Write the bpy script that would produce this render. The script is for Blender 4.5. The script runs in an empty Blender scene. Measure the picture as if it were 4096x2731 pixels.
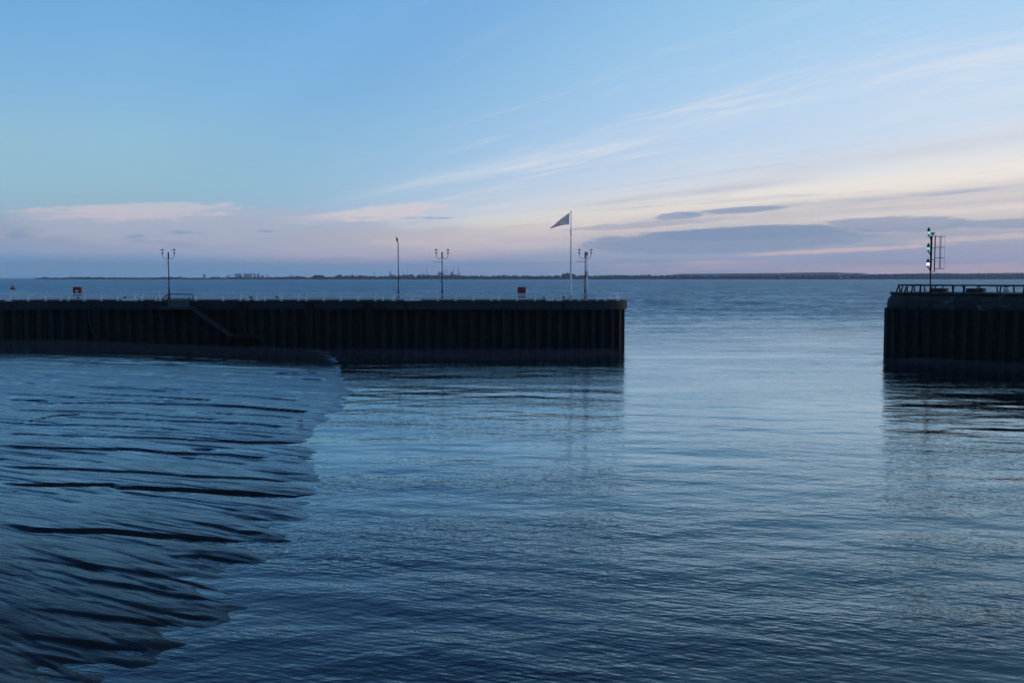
import bpy, bmesh, math, random
import numpy as np
from mathutils import Vector, Matrix

random.seed(7)
RNG = np.random.default_rng(7)
scene = bpy.context.scene
COL = scene.collection
R = math.radians

# ------------------------------------------------------------------ camera
HAZE_DENSITY = 7.5e-5
H_EYE = 7.0                       # eye height above the low-tide water
F_PX = 4096 * 35.0 / 36.0         # focal length in photo pixels
HORIZON = 1111.5
PITCH = math.atan((1365.5 - HORIZON) / F_PX)
cam_data = bpy.data.cameras.new("camera")
cam_data.lens = 35.0
cam_data.sensor_width = 36.0
cam_data.clip_start = 0.1
cam_data.clip_end = 60000.0
cam = bpy.data.objects.new("camera", cam_data)
COL.objects.link(cam)
cam.location = (0, 0, H_EYE)
cam.rotation_euler = (math.pi / 2 - PITCH, 0, 0)
scene.camera = cam
scene.cycles.caustics_reflective = False
scene.cycles.sample_clamp_indirect = 2.0
scene.cycles.use_denoising = True
scene.cycles.denoiser = "OPENIMAGEDENOISE"
scene.cycles.denoising_input_passes = "RGB_ALBEDO_NORMAL"
scene.cycles.denoising_prefilter = "ACCURATE"
SP, CP = math.sin(PITCH), math.cos(PITCH)


def ray(px, py):
    cx = (px - 2048.0) / F_PX
    cy = (1365.5 - py) / F_PX
    return Vector((cx, CP + cy * SP, -SP + cy * CP))


def ground(px, py, z=0.0):
    d = ray(px, py)
    k = (z - H_EYE) / d.z
    return Vector((d.x * k, d.y * k, z))


def at(px, py, Y):
    d = ray(px, py)
    k = Y / d.y
    return Vector((d.x * k, Y, H_EYE + d.z * k))


# ------------------------------------------------------------------ node helper
def lin(c):
    def f(v):
        v /= 255.0
        return v / 12.92 if v <= 0.04045 else ((v + 0.055) / 1.055) ** 2.4
    return (f(c[0]), f(c[1]), f(c[2]), 1.0)


class NT:
    """small expression builder for node trees"""
    def __init__(self, tree):
        self.t = tree
        self.n = tree.nodes
        self.l = tree.links

    def new(self, typ, **kw):
        n = self.n.new(typ)
        for k, v in kw.items():
            setattr(n, k, v)
        return n

    def put(self, sock, v):
        if hasattr(v, "is_output"):
            self.l.new(v, sock)
        else:
            sock.default_value = v

    def m(self, op, a, b=0.0, c=0.0, clamp=False):
        n = self.new("ShaderNodeMath", operation=op, use_clamp=clamp)
        self.put(n.inputs[0], a)
        self.put(n.inputs[1], b)
        if op in ("MULTIPLY_ADD", "SMOOTH_MIN", "SMOOTH_MAX"):
            self.put(n.inputs[2], c)
        return n.outputs[0]

    def add(self, a, b): return self.m("ADD", a, b)
    def sub(self, a, b): return self.m("SUBTRACT", a, b)
    def mul(self, a, b): return self.m("MULTIPLY", a, b)
    def div(self, a, b): return self.m("DIVIDE", a, b)

    def ss(self, x, a, b, lo=0.0, hi=1.0):
        n = self.new("ShaderNodeMapRange", interpolation_type="SMOOTHSTEP")
        self.put(n.inputs[0], x)
        n.inputs[1].default_value = a
        n.inputs[2].default_value = b
        n.inputs[3].default_value = lo
        n.inputs[4].default_value = hi
        return n.outputs[0]

    def xyz(self, x, y, z=0.0):
        n = self.new("ShaderNodeCombineXYZ")
        self.put(n.inputs[0], x)
        self.put(n.inputs[1], y)
        self.put(n.inputs[2], z)
        return n.outputs[0]

    def sep(self, v):
        n = self.new("ShaderNodeSeparateXYZ")
        self.put(n.inputs[0], v)
        return n.outputs[0], n.outputs[1], n.outputs[2]

    def vm(self, op, a, b=(0, 0, 0)):
        n = self.new("ShaderNodeVectorMath", operation=op)
        self.put(n.inputs[0], a)
        if op == "SCALE":
            self.put(n.inputs[3], b)
        else:
            self.put(n.inputs[1], b)
        return n.outputs[0]

    def noise(self, v, scale=1.0, detail=3.0, rough=0.5, dist=0.0, dim="3D", color=False):
        n = self.new("ShaderNodeTexNoise", noise_dimensions=dim)
        self.put(n.inputs["Vector"], v)
        n.inputs["Scale"].default_value = scale
        n.inputs["Detail"].default_value = detail
        n.inputs["Roughness"].default_value = rough
        n.inputs["Distortion"].default_value = dist
        return n.outputs["Color" if color else "Fac"]

    def ramp(self, fac, stops, interp="LINEAR", srgb=True):
        n = self.new("ShaderNodeValToRGB")
        cr = n.color_ramp
        cr.interpolation = interp
        while len(cr.elements) < len(stops):
            cr.elements.new(0.5)
        for e, (p, c) in zip(cr.elements, stops):
            e.position = p
            e.color = lin(c) if srgb else (c[0], c[1], c[2], 1.0)
        self.put(n.inputs[0], fac)
        return n.outputs[0]

    def mix(self, f, a, b, blend="MIX"):
        n = self.new("ShaderNodeMix", data_type="RGBA", blend_type=blend)
        self.put(n.inputs[0], f)
        self.put(n.inputs[6], a)
        self.put(n.inputs[7], b)
        return n.outputs[2]

    def mapping(self, v, loc=(0, 0, 0), rot=(0, 0, 0), scale=(1, 1, 1)):
        n = self.new("ShaderNodeMapping")
        self.put(n.inputs[0], v)
        n.inputs[1].default_value = loc
        n.inputs[2].default_value = rot
        n.inputs[3].default_value = scale
        return n.outputs[0]


# ------------------------------------------------------------------ world: dusk sky
SUN_AZ, SUN_EL = R(62.0), R(1.0)      # the sun has just set, to the right of the frame
world = bpy.data.worlds.new("World")
scene.world = world
world.use_nodes = True
wt = NT(world.node_tree)
wt.n.clear()
D = wt.new("ShaderNodeTexCoord").outputs["Generated"]
dx, dy, dz = wt.sep(D)
hyp = wt.m("SQRT", wt.add(wt.mul(dx, dx), wt.mul(dy, dy)))
hyp = wt.m("MAXIMUM", hyp, 0.001)
TE = wt.div(wt.m("MAXIMUM", dz, 0.0), hyp)              # tangent of the elevation
AZ = wt.m("ARCTAN2", dx, dy)                            # azimuth, 0 = out to sea
ha, hb = math.sin(R(62)), math.cos(R(62))
SUNW = wt.div(wt.add(wt.mul(dx, ha), wt.mul(dy, hb)), hyp)   # cos of angle from the afterglow
# cirrus runs in parallel bands that converge on one point of the horizon
VPA = R(-28)
acr = wt.add(wt.mul(dx, math.cos(VPA)), wt.mul(dy, -math.sin(VPA)))
alo = wt.add(wt.mul(dx, math.sin(VPA)), wt.mul(dy, math.cos(VPA)))
acr = wt.m("MAXIMUM", acr, 0.03)
Q = wt.m("MINIMUM", wt.div(wt.m("MAXIMUM", dz, 0.0), acr), 3.0)
ALONG = wt.m("ARCTAN2", acr, alo)                       # angle away from that point
#CLOUDS#
warp = wt.sub(wt.noise(wt.xyz(wt.mul(AZ, 2.2), wt.mul(TE, 9.0), 3.1), 1.0, 4.0, 0.55), 0.5)
warp2 = wt.sub(wt.noise(wt.xyz(wt.mul(AZ, 7.0), wt.mul(TE, 34.0), 9.7), 1.0, 4.0, 0.6), 0.5)
# clear sky away from the glow
left = wt.ramp(wt.m("MINIMUM", wt.m("POWER", wt.div(TE, 3.0), 0.5), 1.0), [(math.sqrt(t / 3.0), c) for t, c in [
    (0.0, (94, 138, 176)), (0.008, (100, 145, 184)), (0.02, (120, 157, 194)), (0.034, (146, 164, 194)),
    (0.05, (152, 172, 197)), (0.063, (150, 184, 207)), (0.09, (147, 190, 211)), (0.13, (145, 191, 217)),
    (0.17, (136, 187, 223)), (0.22, (128, 183, 225)), (0.28, (118, 174, 223)), (0.38, (112, 175, 238)), (0.6, (88, 148, 212)),  # blue boost above the frame, added to brighten water reflections
    (1.0, (62, 116, 184)), (3.0, (48, 94, 156))]])
# banded high cloud lit by the afterglow, keyed on the band coordinate
QW = wt.add(Q, wt.mul(warp, wt.m("MINIMUM", wt.add(wt.mul(Q, 0.22), 0.010), 0.06)))
right = wt.ramp(wt.m("POWER", wt.m("MINIMUM", wt.div(QW, 1.6), 1.0), 0.5), [(math.sqrt(t / 1.6), c) for t, c in [
    (0.0, (164, 162, 182)), (0.012, (172, 166, 183)), (0.026, (156, 166, 192)), (0.045, (160, 172, 197)),
    (0.062, (190, 190, 203)), (0.078, (214, 207, 209)), (0.10, (234, 223, 217)), (0.125, (237, 231, 226)), (0.15, (216, 223, 235)),
    (0.18, (200, 217, 238)), (0.23, (184, 211, 239)), (0.30, (168, 205, 238)), (0.40, (152, 198, 233)),
    (0.60, (127, 181, 229)), (0.80, (124, 180, 236)), (1.1, (92, 150, 214)), (1.6, (66, 122, 190))]])  # unseen upper stops raised to feed bluer light to the water
# the glow fades towards the left
dim = wt.ss(AZ, R(-14), R(22), 0.80, 1.0)
right = wt.mix(1.0, right, wt.xyz(dim, wt.m("POWER", dim, 0.75), wt.m("POWER", dim, 0.45)), "MULTIPLY")
wR = wt.mul(wt.ss(wt.add(AZ, wt.mul(warp, 0.10)), R(-22), R(2)), wt.ss(TE, 0.55, 1.3, 1.0, 0.0))
wR = wt.mul(wR, wt.ss(wt.m("ABSOLUTE", wt.sub(AZ, R(40))), R(75), R(110), 1.0, 0.0))
sky = wt.mix(wR, left, right)

# ---- thin bright streaks along the bands
sq = wt.m("POWER", wt.m("MAXIMUM", QW, 1e-4), 0.5)
fine = wt.noise(wt.xyz(wt.mul(ALONG, 3.0), wt.mul(sq, 34.0), 1.3), 1.0, 6.0, 0.66, 0.5)
fine = wt.add(wt.mul(fine, 0.6), wt.mul(wt.noise(wt.xyz(wt.mul(ALONG, 9.0), wt.mul(sq, 85.0), 6.1), 1.0, 5.0, 0.65, 0.6), 0.4))
front = wt.mul(wt.ss(AZ, R(-15), R(12)), wt.ss(TE, 0.02, 0.06))
front = wt.mul(front, wt.ss(TE, 0.10, 0.24, 1.0, 0.18))
sky = wt.mix(wt.mul(wt.mul(wt.ss(fine, 0.505, 0.66), 0.62), front), sky, lin((240, 231, 228)))
sky = wt.mix(wt.mul(wt.mul(wt.ss(fine, 0.49, 0.36), 0.40), wt.mul(front, wt.ss(QW, 0.22, 0.10))), sky, lin((150, 166, 195)))


def streak(sky, q0, wid, a0, a1, colour, k, soft=1.0):
    d = wt.div(wt.sub(wt.add(Q, wt.mul(warp2, 0.010 * soft)), q0), wid)
    g = wt.m("POWER", 2.718, wt.mul(wt.mul(d, d), -1.0))
    span = wt.mul(wt.ss(AZ, R(a0), R(a0 + 9)), wt.ss(AZ, R(a1 - 9), R(a1), 1.0, 0.0))
    tex = wt.ss(fine, 0.40, 0.60, 0.35, 1.25)
    return wt.mix(wt.mul(wt.mul(g, span), wt.mul(tex, k)), sky, lin(colour))


sky = streak(sky, 0.243, 0.015, -11, 60, (220, 226, 235), 0.40)
sky = streak(sky, 0.231, 0.008, -4, 10, (228, 226, 232), 0.55)
sky = streak(sky, 0.205, 0.016, 14, 60, (222, 229, 239), 0.28)
sky = streak(sky, 0.152, 0.012, 8, 60, (196, 200, 215), 0.45)
sky = streak(sky, 0.136, 0.007, -1, 20, (178, 186, 206), 0.55)
sky = streak(sky, 0.098, 0.0075, 3, 60, (142, 158, 190), 0.62)
sky = streak(sky, 0.087, 0.005, 8, 60, (150, 162, 190), 0.5)
sky = streak(sky, 0.078, 0.006, -8, 20, (160, 170, 196), 0.4)


NA = wt.noise(wt.xyz(wt.mul(AZ, 30.0), wt.mul(wt.sub(TE, wt.mul(AZ, 0.03)), 230.0), 2.0), 1.0, 5.0, 0.6, 0.3)
NB = wt.noise(wt.xyz(wt.mul(AZ, 11.0), wt.mul(wt.sub(TE, wt.mul(AZ, 0.03)), 95.0), 7.0), 1.0, 5.0, 0.6, 0.3)

NC = wt.noise(wt.xyz(wt.mul(AZ, 70.0), wt.mul(TE, 420.0), 4.0), 1.0, 5.0, 0.62, 0.5)
ND = wt.add(wt.mul(NA, 0.55), wt.mul(NC, 0.45))

def bank(sky, a0, a1, t0, t1, colour, k, n, thr=0.5, slope=0.0, edge=0.4, pull=0.42, soft_low=False):
    """patch of cloud: noise threshold inside a soft elliptical envelope (degrees / tangents)"""
    ca, wa = R((a0 + a1) / 2), R((a1 - a0) / 2)
    ct, wtd = (t0 + t1) / 2, (t1 - t0) / 2
    u = wt.div(wt.sub(AZ, ca), wa)
    v = wt.div(wt.sub(wt.sub(TE, wt.mul(wt.sub(AZ, ca), slope)), ct), wtd)
    if soft_low:            # crisp top, base melting away
        v = wt.m("MAXIMUM", v, wt.mul(v, 0.45))
    r2 = wt.add(wt.mul(u, u), wt.mul(v, v))
    f = wt.sub(wt.add(n, wt.mul(wt.sub(1.0, r2), pull)), thr)
    mask = wt.mul(wt.ss(f, 0.0, edge), wt.ss(r2, 2.4, 1.0, 0.0, 1.0))
    return wt.mix(wt.mul(mask, k), sky, lin(colour))


# broad pink veil low over the left and centre
sky = bank(sky, -32, 8, 0.012, 0.058, (174, 174, 195), 0.55, NB, 0.40, 0.004, 0.55)
sky = bank(sky, -8, 12, 0.026, 0.052, (216, 204, 208), 0.5, NB, 0.42, 0.035, 0.45)
sky = bank(sky, -16, 1, 0.012, 0.028, (190, 174, 190), 0.5, NB, 0.42, 0.02, 0.45)
# long slate-blue bank low on the right, with pink gaps under it
sky = bank(sky, 2, 31, 0.014, 0.050, (148, 164, 189), 0.60, ND, 0.40, 0.012, 0.40)
sky = bank(sky, 4, 20, 0.024, 0.049, (124, 151, 186), 0.85, ND, 0.42, 0.030, 0.20)
sky = bank(sky, 8, 19, 0.036, 0.051, (117, 147, 185), 0.85, ND, 0.44, 0.030, 0.22)
sky = bank(sky, 17, 25, 0.042, 0.058, (132, 153, 187), 0.80, ND, 0.46, 0.0, 0.22)
sky = bank(sky, 23.5, 30, 0.044, 0.053, (134, 154, 188), 0.85, ND, 0.44, 0.0, 0.22)
sky = bank(sky, 10.5, 15.5, 0.0625, 0.0695, (134, 154, 188), 0.85, ND, 0.50, 0.04, 0.20)
sky = bank(sky, 8.0, 11.0, 0.0570, 0.0655, (140, 158, 190), 0.85, ND, 0.50, 0.06, 0.20)
sky = bank(sky, 2, 13, 0.049, 0.056, (158, 166, 192), 0.65, NA, 0.48, 0.055, 0.30)
sky = bank(sky, 16, 32, 0.012, 0.031, (140, 156, 187), 0.70, ND, 0.44, 0.03, 0.25)
sky = bank(sky, 12, 25, 0.0235, 0.0295, (216, 190, 193), 0.75, ND, 0.50, 0.045, 0.30, 0.28)
sky = bank(sky, 3, 16, 0.0115, 0.0165, (200, 180, 190), 0.65, ND, 0.49, 0.02, 0.30, 0.28)
sky = bank(sky, 20, 31, 0.033, 0.0400, (214, 196, 198), 0.60, ND, 0.50, 0.04, 0.30, 0.28)
sky = bank(sky, 4, 15, 0.006, 0.013, (186, 170, 186), 0.6, NB, 0.42, 0.02, 0.35)
sky = bank(sky, 14, 34, 0.001, 0.013, (186, 170, 182), 0.65, NB, 0.40, 0.02, 0.35)
# blue haze bank along the horizon, left and centre
sky = bank(sky, -46, 17, -0.018, 0.021, (112, 150, 185), 0.85, NB, 0.36, 0.0, 0.60)
# pink billows on the left
sky = bank(sky, -27, -9, 0.044, 0.066, (172, 183, 206), 0.80, NB, 0.40, 0.02, 0.30, 0.42, True)
sky = bank(sky, -26.5, -14.5, 0.0590, 0.0710, (214, 202, 212), 0.66, ND, 0.47, 0.045, 0.26, 0.26, True)
sky = bank(sky, -13.5, -4, 0.0580, 0.0665, (206, 202, 214), 0.65, ND, 0.48, 0.07, 0.30, 0.26, True)
sky = bank(sky, -10.5, -3.0, 0.0620, 0.0735, (218, 208, 215), 0.75, ND, 0.47, 0.085, 0.25, 0.26, True)
# small detached dark scraps
for a0, a1, t0, t1, th in [(-19.2, -16.8, 0.0410, 0.0460, 0.50), (-21.5, -19.9, 0.0335, 0.0425, 0.52), (-26.9, -25.4, 0.0335, 0.0425, 0.52),
                           (-14.8, -13.2, 0.0430, 0.0470, 0.54), (-7.0, -2.6, 0.0575, 0.0610, 0.52), (9.4, 10.8, 0.0600, 0.0650, 0.5)]:
    sky = bank(sky, a0, a1, t0, t1, (116, 152, 192), 0.70, NC, th, 0.0, 0.30, 0.24)

# a little less light high up on the far-left side
azd = wt.mul(wt.ss(AZ, R(-6), R(-30)), wt.ss(TE, 0.08, 0.25))
sky = wt.mix(1.0, sky, wt.xyz(wt.sub(1.0, wt.mul(azd, 0.20)), wt.sub(1.0, wt.mul(azd, 0.13)), wt.sub(1.0, wt.mul(azd, 0.05))), "MULTIPLY")

# the physical sky supplies the part of the dome behind and overhead
nish = wt.new("ShaderNodeTexSky", sky_type="NISHITA")
nish.sun_disc = False
nish.sun_elevation = SUN_EL
nish.sun_rotation = SUN_AZ
nish.air_density = 1.0
nish.dust_density = 1.0
nish.ozone_density = 2.0
# the air column near the horizon is the brightest part of a dusk sky
low = wt.ss(TE, 0.045, 0.0, 1.0, 1.30)
sky = wt.mix(1.0, sky, wt.xyz(low, low, wt.m("POWER", low, 1.1)), "MULTIPLY")
back = wt.ss(SUNW, -0.80, 0.0, 0.62, 1.0)
back = wt.m("MAXIMUM", back, wt.ss(TE, 0.6, 3.0, 0.0, 0.8))
sky = wt.mix(1.0, sky, wt.xyz(back, back, back), "MULTIPLY")
bg1 = wt.new("ShaderNodeBackground")
wt.put(bg1.inputs[0], sky)
bg1.inputs[1].default_value = 0.98
bg2 = wt.new("ShaderNodeBackground")
wt.put(bg2.inputs[0], nish.outputs[0])
bg2.inputs[1].default_value = 0.05
addw = wt.new("ShaderNodeAddShader")
wt.l.new(bg1.outputs[0], addw.inputs[0])
wt.l.new(bg2.outputs[0], addw.inputs[1])
wo = wt.new("ShaderNodeOutputWorld")
wt.l.new(addw.outputs[0], wo.inputs[0])
world.cycles.sampling_method = "MANUAL"
world.cycles.sample_map_resolution = 512

sun_data = bpy.data.lights.new("sun", "SUN")
sun_data.energy = 0.9
sun_data.angle = R(12)
sun_data.color = (1.0, 0.72, 0.55)
sun = bpy.data.objects.new("sun", sun_data)
COL.objects.link(sun)
sv = Vector((math.sin(SUN_AZ) * math.cos(R(3)), math.cos(SUN_AZ) * math.cos(R(3)), math.sin(R(3))))
sun.rotation_euler = sv.to_track_quat("Z", "Y").to_euler()

scene.view_settings.view_transform = "Standard"
scene.view_settings.look = "None"
scene.view_settings.exposure = 0.0
scene.view_settings.gamma = 1.0
scene.view_settings.use_curve_mapping = False

# ------------------------------------------------------------------ mesh + object helpers
class MB:
    """collects shapes, builds ONE mesh object"""
    def __init__(self):
        self.v, self.f, self.s = [], [], []

    def _add(self, vs, fs, smooth=False):
        o = len(self.v)
        self.v += [tuple(p) for p in vs]
        self.f += [tuple(i + o for i in f) for f in fs]
        self.s += [smooth] * len(fs)
        return self

    def box(self, c, size, rz=0.0, tilt=None):
        hx, hy, hz = size[0] / 2, size[1] / 2, size[2] / 2
        m = Matrix.Rotation(rz, 3, "Z")
        if tilt:
            m = m @ Matrix.Rotation(tilt, 3, "X")
        vs = []
        for x, y, z in [(-hx, -hy, -hz), (hx, -hy, -hz), (hx, hy, -hz), (-hx, hy, -hz),
                        (-hx, -hy, hz), (hx, -hy, hz), (hx, hy, hz), (-hx, hy, hz)]:
            vs.append(Vector(c) + m @ Vector((x, y, z)))
        return self._add(vs, [(0, 3, 2, 1), (4, 5, 6, 7), (0, 1, 5, 4), (1, 2, 6, 5), (2, 3, 7, 6), (3, 0, 4, 7)])

    def tube(self, pts, r, n=8, cap=True):
        pts = [Vector(p) for p in pts]
        rs = list(r) if isinstance(r, (list, tuple)) else [r] * len(pts)
        vs, fs = [], []
        up = None
        for i, p in enumerate(pts):
            a = pts[max(i - 1, 0)]
            b = pts[min(i + 1, len(pts) - 1)]
            t = (b - a).normalized()
            if up is None:
                up = Vector((0, 0, 1)) if abs(t.z) < 0.9 else Vector((1, 0, 0))
            sx = t.cross(up)
            if sx.length < 1e-5:
                sx = t.cross(Vector((0, 1, 0)))
            sx.normalize()
            up = sx.cross(t).normalized()
            for k in range(n):
                an = 2 * math.pi * k / n
                vs.append(p + (sx * math.cos(an) + up * math.sin(an)) * rs[i])
        for i in range(len(pts) - 1):
            for k in range(n):
                a, b = i * n + k, i * n + (k + 1) % n
                fs.append((a, b, b + n, a + n))
        self._add(vs, fs, True)
        if cap:
            o = len(self.v) - len(vs)
            self.f += [tuple(o + k for k in range(n))[::-1], tuple(o + (len(pts) - 1) * n + k for k in range(n))]
            self.s += [False, False]
        return self

    def lathe(self, c, prof, n=16, smooth=True):
        """prof: list of (radius, z) from the bottom up"""
        c = Vector(c)
        vs, fs = [], []
        for r, z in prof:
            for k in range(n):
                a = 2 * math.pi * k / n
                vs.append(c + Vector((r * math.cos(a), r * math.sin(a), z)))
        for i in range(len(prof) - 1):
            for k in range(n):
                a, b = i * n + k, i * n + (k + 1) % n
                fs.append((a, b, b + n, a + n))
        fs.append(tuple(range(n))[::-1])
        fs.append(tuple((len(prof) - 1) * n + k for k in range(n)))
        return self._add(vs, fs, smooth)

    def prism(self, poly, z0, z1):
        n = len(poly)
        vs = [(p[0], p[1], z0) for p in poly] + [(p[0], p[1], z1) for p in poly]
        fs = [tuple(range(n))[::-1], tuple(range(n, 2 * n))]
        fs += [(k, (k + 1) % n, (k + 1) % n + n, k + n) for k in range(n)]
        return self._add(vs, fs)

    def blob(self, c, rad, seed=0, rough=0.3, n=8, m=5):
        """lumpy closed clump, used for distant tree masses"""
        rr = random.Random(seed)
        c = Vector(c)
        vs, fs = [c + Vector((0, 0, rad[2] * rr.uniform(0.85, 1.1)))], []
        for i in range(1, m):
            th = math.pi * i / m
            for k in range(n):
                a = 2 * math.pi * (k + 0.5 * (i % 2)) / n
                q = rr.uniform(1 - rough, 1 + rough)
                vs.append(c + Vector((math.sin(th) * math.cos(a) * rad[0] * q, math.sin(th) * math.sin(a) * rad[1] * q,
                                      math.cos(th) * rad[2] * q)))
        vs.append(c - Vector((0, 0, rad[2])))
        for k in range(n):
            fs.append((0, 1 + k, 1 + (k + 1) % n))
        for i in range(m - 2):
            for k in range(n):
                a, b = 1 + i * n + k, 1 + i * n + (k + 1) % n
                fs.append((a, a + n, b + n, b))
        last = len(vs) - 1
        for k in range(n):
            fs.append((last, last - n + (k + 1) % n, last - n + k))
        return self._add(vs, fs)

    def build(self, name, mat, parent=None, loc=None):
        me = bpy.data.meshes.new(name)
        off = Vector(loc) if loc is not None else Vector((0, 0, 0))
        base = Vector((0, 0, 0))
        if parent is not None:
            q = parent
            while q is not None:
                base += q.location
                q = q.parent
        me.from_pydata([tuple(Vector(p) - off - (base if loc is None else Vector((0, 0, 0)))) for p in self.v], [], self.f)
        me.polygons.foreach_set("use_smooth", self.s)
        me.materials.append(mat)
        me.update()
        o = bpy.data.objects.new(name, me)
        COL.objects.link(o)
        if parent is not None:
            o.parent = parent
        if loc is not None:
            o.location = off
        return o


def tag(o, label=None, cat=None, group=None, kind=None):
    if label: o["label"] = label
    if cat: o["category"] = cat
    if group: o["group"] = group
    if kind: o["kind"] = kind
    return o


def thing(name, loc, label, cat, group=None):
    o = bpy.data.objects.new(name, None)
    COL.objects.link(o)
    o.location = loc
    o.empty_display_size = 0.3
    bpy.context.view_layer.update()
    return tag(o, label, cat, group)


def copy_tree(o, parent=None, offset=None):
    c = o.copy()
    COL.objects.link(c)
    c.parent = parent
    if offset is not None:
        c.location = Vector(o.location) + Vector(offset)
    for ch in list(o.children):
        copy_tree(ch, c)
    return c


def grid_object(name, X, Y, Z, mat):
    """smooth sheet from 2-D arrays"""
    r, c = X.shape
    me = bpy.data.meshes.new(name)
    co = np.stack([X, Y, Z], -1).reshape(-1, 3).astype(np.float32)
    idx = np.arange(r * c).reshape(r, c)
    q = np.stack([idx[:-1, :-1], idx[:-1, 1:], idx[1:, 1:], idx[1:, :-1]], -1).reshape(-1, 4).astype(np.int32)
    me.vertices.add(len(co))
    me.vertices.foreach_set("co", co.ravel())
    me.loops.add(q.size)
    me.loops.foreach_set("vertex_index", q.ravel())
    me.polygons.add(len(q))
    me.polygons.foreach_set("loop_start", np.arange(0, q.size, 4, dtype=np.int32))
    me.polygons.foreach_set("loop_total", np.full(len(q), 4, dtype=np.int32))
    me.polygons.foreach_set("use_smooth", np.ones(len(q), dtype=bool))
    me.update(calc_edges=True)
    me.validate()
    me.materials.append(mat)
    o = bpy.data.objects.new(name, me)
    COL.objects.link(o)
    return o


def vnoise(x, y, seed=0):
    """2-D value noise, -1..1"""
    def h(i, j):
        n = (i.astype(np.int64) * 374761393 + j.astype(np.int64) * 668265263 + seed * 1442695041) & 0xFFFFFFFF
        n = ((n ^ (n >> 13)) * 1274126177) & 0xFFFFFFFF
        n = n ^ (n >> 16)
        return (n & 0xFFFFFF) / float(0xFFFFFF) * 2 - 1
    xi, yi = np.floor(x), np.floor(y)
    fx, fy = x - xi, y - yi
    fx = fx * fx * fx * (fx * (fx * 6 - 15) + 10)
    fy = fy * fy * fy * (fy * (fy * 6 - 15) + 10)
    a, b = h(xi, yi), h(xi + 1, yi)
    c, d = h(xi, yi + 1), h(xi + 1, yi + 1)
    return (a * (1 - fx) + b * fx) * (1 - fy) + (c * (1 - fx) + d * fx) * fy


def fbm(x, y, seed=0, oct=4, g=0.5):
    s, a, t = 0.0, 1.0, 0.0
    for k in range(oct):
        s = s + a * vnoise(x * 2 ** k + 17.3 * k, y * 2 ** k - 9.1 * k, seed + k)
        t += a
        a *= g
    return s / t


# ------------------------------------------------------------------ materials
def wet_surface(t, diffuse, rough, normal, ior, tint, gain):
    """dark body under a reflecting film of water: Fresnel mix of diffuse and glossy"""
    fr = t.new("ShaderNodeFresnel")
    fr.inputs[0].default_value = ior
    t.l.new(normal, fr.inputs[1])
    cv = t.new("ShaderNodeFloatCurve")
    c = cv.mapping.curves[0]
    pts = [(0.0, 0.0), (0.06, 0.045), (0.13, 0.125), (0.22, 0.27), (0.36, 0.54), (0.55, 0.77), (1.0, 1.0)]
    c.points[0].location, c.points[1].location = pts[0], pts[-1]
    for p in pts[1:-1]:
        c.points.new(*p)
    cv.mapping.update()
    t.l.new(fr.outputs[0], cv.inputs[1])
    f = cv.outputs[0]
    if gain is not None:
        f = t.mul(f, gain)
    d = t.new("ShaderNodeBsdfDiffuse")
    t.put(d.inputs[0], diffuse)
    g = t.new("ShaderNodeBsdfAnisotropic")
    t.put(g.inputs["Color"], tint)
    t.put(g.inputs["Roughness"], rough)
    t.l.new(normal, g.inputs["Normal"])
    mx = t.new("ShaderNodeMixShader")
    t.put(mx.inputs[0], f)
    t.l.new(d.outputs[0], mx.inputs[1])
    t.l.new(g.outputs[0], mx.inputs[2])
    t.l.new(mx.outputs[0], t.n["Material Output"].inputs[0])


MATS = {}


def pbr(name, base, rough=0.6, var=0.25, scale=3.0, bump=0.0, bscale=20.0, metal=0.0, spec=0.5, streak=0.0, tint=None, pale=None, emit=None, estr=0.0):
    m = bpy.data.materials.new(name)
    m.use_nodes = True
    t = NT(m.node_tree)
    b = t.n["Principled BSDF"]
    co = t.new("ShaderNodeTexCoord").outputs["Object"]
    dark = tuple(c * (1 - var) for c in base[:3]) + (1,)
    lite = tuple(min(1, c * (1 + var)) for c in base[:3]) + (1,)
    n = t.noise(co, scale, 5.0, 0.6)
    col = t.mix(t.ss(n, 0.3, 0.7), dark, lite)
    if streak > 0:            # vertical weathering runs
        v = t.noise(t.mapping(co, scale=(2.2, 2.2, 0.12)), 1.0, 4.0, 0.6)
        col = t.mix(t.mul(t.ss(v, 0.5, 0.75), streak), col, (tint or (0.02, 0.02, 0.02)) + (1,))
    if pale:                  # lichen and lime bloom
        pn = t.noise(t.mapping(co, loc=(3, 5, 1), scale=(0.55, 0.55, 0.9)), 1.0, 4.0, 0.6)
        col = t.mix(t.mul(t.ss(pn, 0.57, 0.70), 0.75), col, pale + (1,))
    t.put(b.inputs["Base Color"], col)
    t.put(b.inputs["Roughness"], t.ss(n, 0.2, 0.8, max(0.02, rough - 0.1), min(1, rough + 0.1)))
    b.inputs["Metallic"].default_value = metal
    b.inputs["Specular IOR Level"].default_value = spec
    if bump > 0:
        bn = t.new("ShaderNodeBump")
        bn.inputs["Strength"].default_value = 1.0
        bn.inputs["Distance"].default_value = bump
        t.put(bn.inputs["Height"], t.noise(co, bscale, 4.0, 0.6))
        t.l.new(bn.outputs[0], b.inputs["Normal"])
    if emit:
        b.inputs["Emission Color"].default_value = emit + (1,)
        b.inputs["Emission Strength"].default_value = estr
    MATS[name] = m
    return m


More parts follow.
